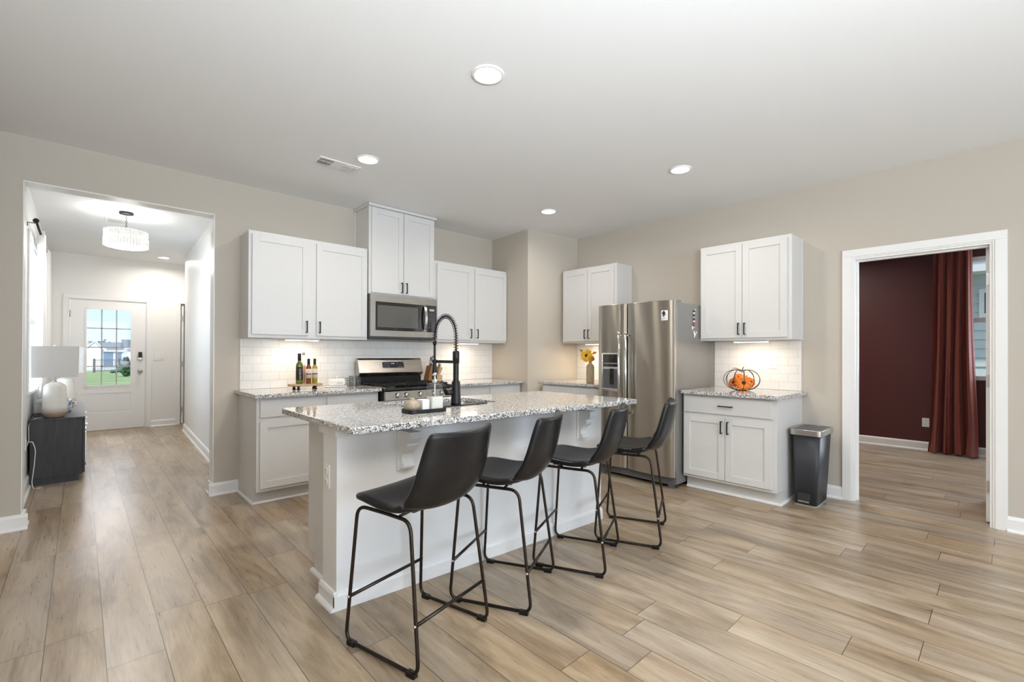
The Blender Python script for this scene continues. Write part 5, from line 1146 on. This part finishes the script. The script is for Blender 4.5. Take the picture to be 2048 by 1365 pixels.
# black metal fence
FYy = 66; fn_ = thing('metal_fence', 'black metal picket fence across the lawn beyond the entry door', 'fence', (px(FYy, 222), FYy, gz(FYy)))
g0 = gz(FYy) + .03; zt1 = pz(FYy, 718)
fx0, fx1 = px(FYy, 187), px(FYy, 256)
for p in (188, 238): box('post', M['ink'], px(FYy, p) - .09, px(FYy, p) + .09, FYy - .09, FYy + .09, g0 - .02, zt1 + .05, fn_)
pk_ = MB()
for z in (g0 + .15, zt1 - .12): pk_.box(fx0, fx1, FYy - .02, FYy + .02, z - .03, z + .03)
k = fx0
while k < fx1: pk_.box(k, k + .035, FYy - .015, FYy + .015, g0 + .02, zt1); k += .14
pk_.obj('picket_panel', M['ink'], fn_)
def house(Y, x0, x1, ez, rz, label, gar, wallm='siding', gables=(), depth=9):
    g = gz(Y); o = thing('house', label, 'house', ((x0 + x1) / 2, Y, g), 'houses across the street')
    box('wall', M[wallm], x0, x1, Y, Y + depth, g - .3, ez, o)
    MB().prism([(Y - .5, ez - .05), (Y + depth / 2, rz), (Y + depth + .5, ez - .05), (Y + depth / 2, rz - .25)], lambda a, b, u: (u, a, b), x0 - .4, x1 + .4).prism([(Y - .5, ez - .05), (Y + depth / 2, rz - .2), (Y + depth + .5, ez - .05)], lambda a, b, u: (u, a, b), x0 - .38, x1 + .38).obj('roof', M['roof'], o)
    box('eave_board', M['white'], x0 - .4, x1 + .4, Y - .56, Y - .48, ez - .18, ez + .06, o)
    for (gx0, gx1, gez, grz, wm) in gables:
        MB().prism([(gx0, gez), ((gx0 + gx1) / 2, grz), (gx1, gez), (gx1, g - .2), (gx0, g - .2)], lambda a, b, u: (a, u, b), Y - 1.6, Y + 2).obj('gable_wall', M[wm], o)
        cg = (gx0 + gx1) / 2
        MB().prism([(gx0 - .3, gez - .12), (cg, grz + .05), (cg, grz + .3), (gx0 - .3, gez + .12)], lambda a, b, u: (a, u, b), Y - 1.9, Y + 2).prism([(gx1 + .3, gez - .12), (cg, grz + .05), (cg, grz + .3), (gx1 + .3, gez + .12)], lambda a, b, u: (a, u, b), Y - 1.9, Y + 2).obj('gable_trim', M['white'], o)
    for (a, b, t, mm, yy) in gar:
        q = box('garage_door', M[mm], a, b, Y - yy - .08, Y - yy, g, t, o)
    return o
Yh = 112
house(Yh, px(Yh, 176), px(Yh, 206), pz(Yh, 697), pz(Yh, 684), 'pale grey house with white garage door seen through the entry door', [(px(Yh, 178), px(Yh, 201), pz(Yh, 709), 'white', 1.6)], 'siding', [(px(Yh, 173), px(Yh, 203), pz(Yh, 699), pz(Yh, 683), 'siding')], 8)
house(Yh + 14, px(Yh, 206), px(Yh, 262), pz(Yh, 700), pz(Yh, 680), 'house with blue grey garage door and long grey roof', [(px(Yh, 212), px(Yh, 233), pz(Yh, 704), 'bluedoor', 0), (px(Yh, 238), px(Yh, 252), pz(Yh, 705), 'bluedoor', 0)])
house(92, px(92, 254), px(92, 300), pz(92, 694), pz(92, 676), 'white house corner at the right edge of the entry door glass', [], 'white')
def foliage(o, c, r, n, seed, sz=.7, nm='crown'):
    rnd = random.Random(seed); b = MB()
    for k in range(n):
        p = Vector((rnd.gauss(0, .5), rnd.gauss(0, .35), rnd.gauss(0, .3))) * r; b.ball(Vector(c) + p, r * rnd.uniform(.22, .42), 7, sz=sz)
    return b.obj(nm, M['tree'], o)
for p0, p1, s_ in ((172, 186, 1), (212, 226, 2), (238, 262, 3), (190, 212, 4)):
    Yt = 138 + 4 * s_; o = thing('background_tree', ['', 'dark treetops above the leftmost house', 'low dark treetop behind the long grey roof', 'dark treetops at the right above the white house', 'dark treetops between the two houses'][s_], 'tree', (px(Yt, (p0 + p1) / 2), Yt, gz(Yt)), 'trees behind the houses')
    zc = pz(Yt, 684 if s_ in (2, 4) else 681); rr = (px(Yt, p1) - px(Yt, p0)) * .55
    foliage(o, (px(Yt, (p0 + p1) / 2), Yt, zc - .4), rr, 22, s_, .6)
    MB().cyl((px(Yt, (p0 + p1) / 2), Yt, gz(Yt) - .1), (px(Yt, (p0 + p1) / 2), Yt, zc), .25, 8).obj('trunk', M['acacia'], o)
Ybu = 48; bs = thing('round_bush', 'dark green round bush on the lawn by the fence', 'bush', (px(Ybu, 251), Ybu, gz(Ybu)))
foliage(bs, (px(Ybu, 251), Ybu, gz(Ybu) + .48), .52, 60, 8, .8, 'leaves'); MB().cyl((px(Ybu, 251), Ybu, gz(Ybu) - .05), (px(Ybu, 251), Ybu, pz(Ybu, 736)), .04, 6).obj('stem', M['acacia'], bs)
# parked car
Yc = 86; cxa, cxb = px(Yc, 234), px(Yc, 262); g = gz(Yc) - .0; cl_ = (cxb - cxa); hh = pz(Yc, 712) - g
car = thing('parked_car', 'silver car parked in front of the houses', 'car', ((cxa + cxb) / 2, Yc, g))
bp_ = [(cxa, g + hh * .22), (cxa + cl_ * .02, g + hh * .52), (cxa + cl_ * .25, g + hh * .60), (cxa + cl_ * .38, g + hh * .96), (cxa + cl_ * .75, g + hh), (cxa + cl_ * .95, g + hh * .62), (cxb, g + hh * .5), (cxb, g + hh * .22)]
MB().prism(bp_, lambda a, b, u: (a, u, b), Yc - .9, Yc + .9).obj('car_body', mat('silver_car_paint', (.45, .47, .5), .25, .6), car, .04)
MB().prism([(cxa + cl_ * .30, g + hh * .62), (cxa + cl_ * .41, g + hh * .90), (cxa + cl_ * .72, g + hh * .93), (cxa + cl_ * .86, g + hh * .62)], lambda a, b, u: (a, u, b), Yc - .92, Yc + .92).obj('windows', M['gloss'], car)
for t in (.2, .8): MB().cyl((cxa + cl_ * t, Yc - .95, g + hh * .20), (cxa + cl_ * t, Yc - .7, g + hh * .20), hh * .20, 16).cyl((cxa + cl_ * t, Yc + .7, g + hh * .20), (cxa + cl_ * t, Yc + .95, g + hh * .20), hh * .20, 16).obj('wheel', M['ink'], car)
# neighbour house outside the maroon room
NX = 11.2
nh = thing('house', 'pale blue lap-sided house outside the maroon room window', 'house', (NX, 0, 0))
nb = MB()
for k in range(26):
    z = -.35 + k * .155; nb.prism([(0, z), (.026, z), (.004, z + .158), (0, z + .158)], lambda a, b, u: (NX - a, u, b), -3.5, 3.0)
nb.box(NX, NX + .2, -3.5, 3.0, -.4, 3.7); nb.obj('lap_siding', M['siding'], nh)
wn_ = ringslab([(-.315, 1.60 + .28), (.30, 1.60 + .28), (.30, 2.36), (-.315, 2.36)], [(-.25, 1.945), (.24, 1.945), (.24, 2.295), (-.25, 2.295)], lambda u, v, d: (NX - .025 - d, -u, v), 0, .045).obj('window_frame', M['white'], nh, .003)
MB().box(-.25, .24, 1.945, 2.295, .0, .01, lambda u, v, d: (NX - .028 - d, -u, v)).obj('window_pane', M['blind'], wn_)
MB().box(NX - .55, NX + .05, -3.6, 3.1, 2.62, 2.66).obj('soffit', M['white'], nh); MB().box(NX - .60, NX - .55, -3.6, 3.1, 2.60, 2.78).obj('fascia', M['white'], nh)
MB().prism([(NX - .62, 2.76), (NX + .5, 3.3), (NX + .5, 2.70)], lambda a, b, u: (a, u, b), -3.6, 3.1).obj('roof', M['roof'], nh)
ng = tag(MB().box(8.3, 14, -6, 5, -.45, -.35).obj('side_lawn', M['grass']), 'grass strip outside the maroon room', 'lawn'); ng['kind'] = 'stuff'
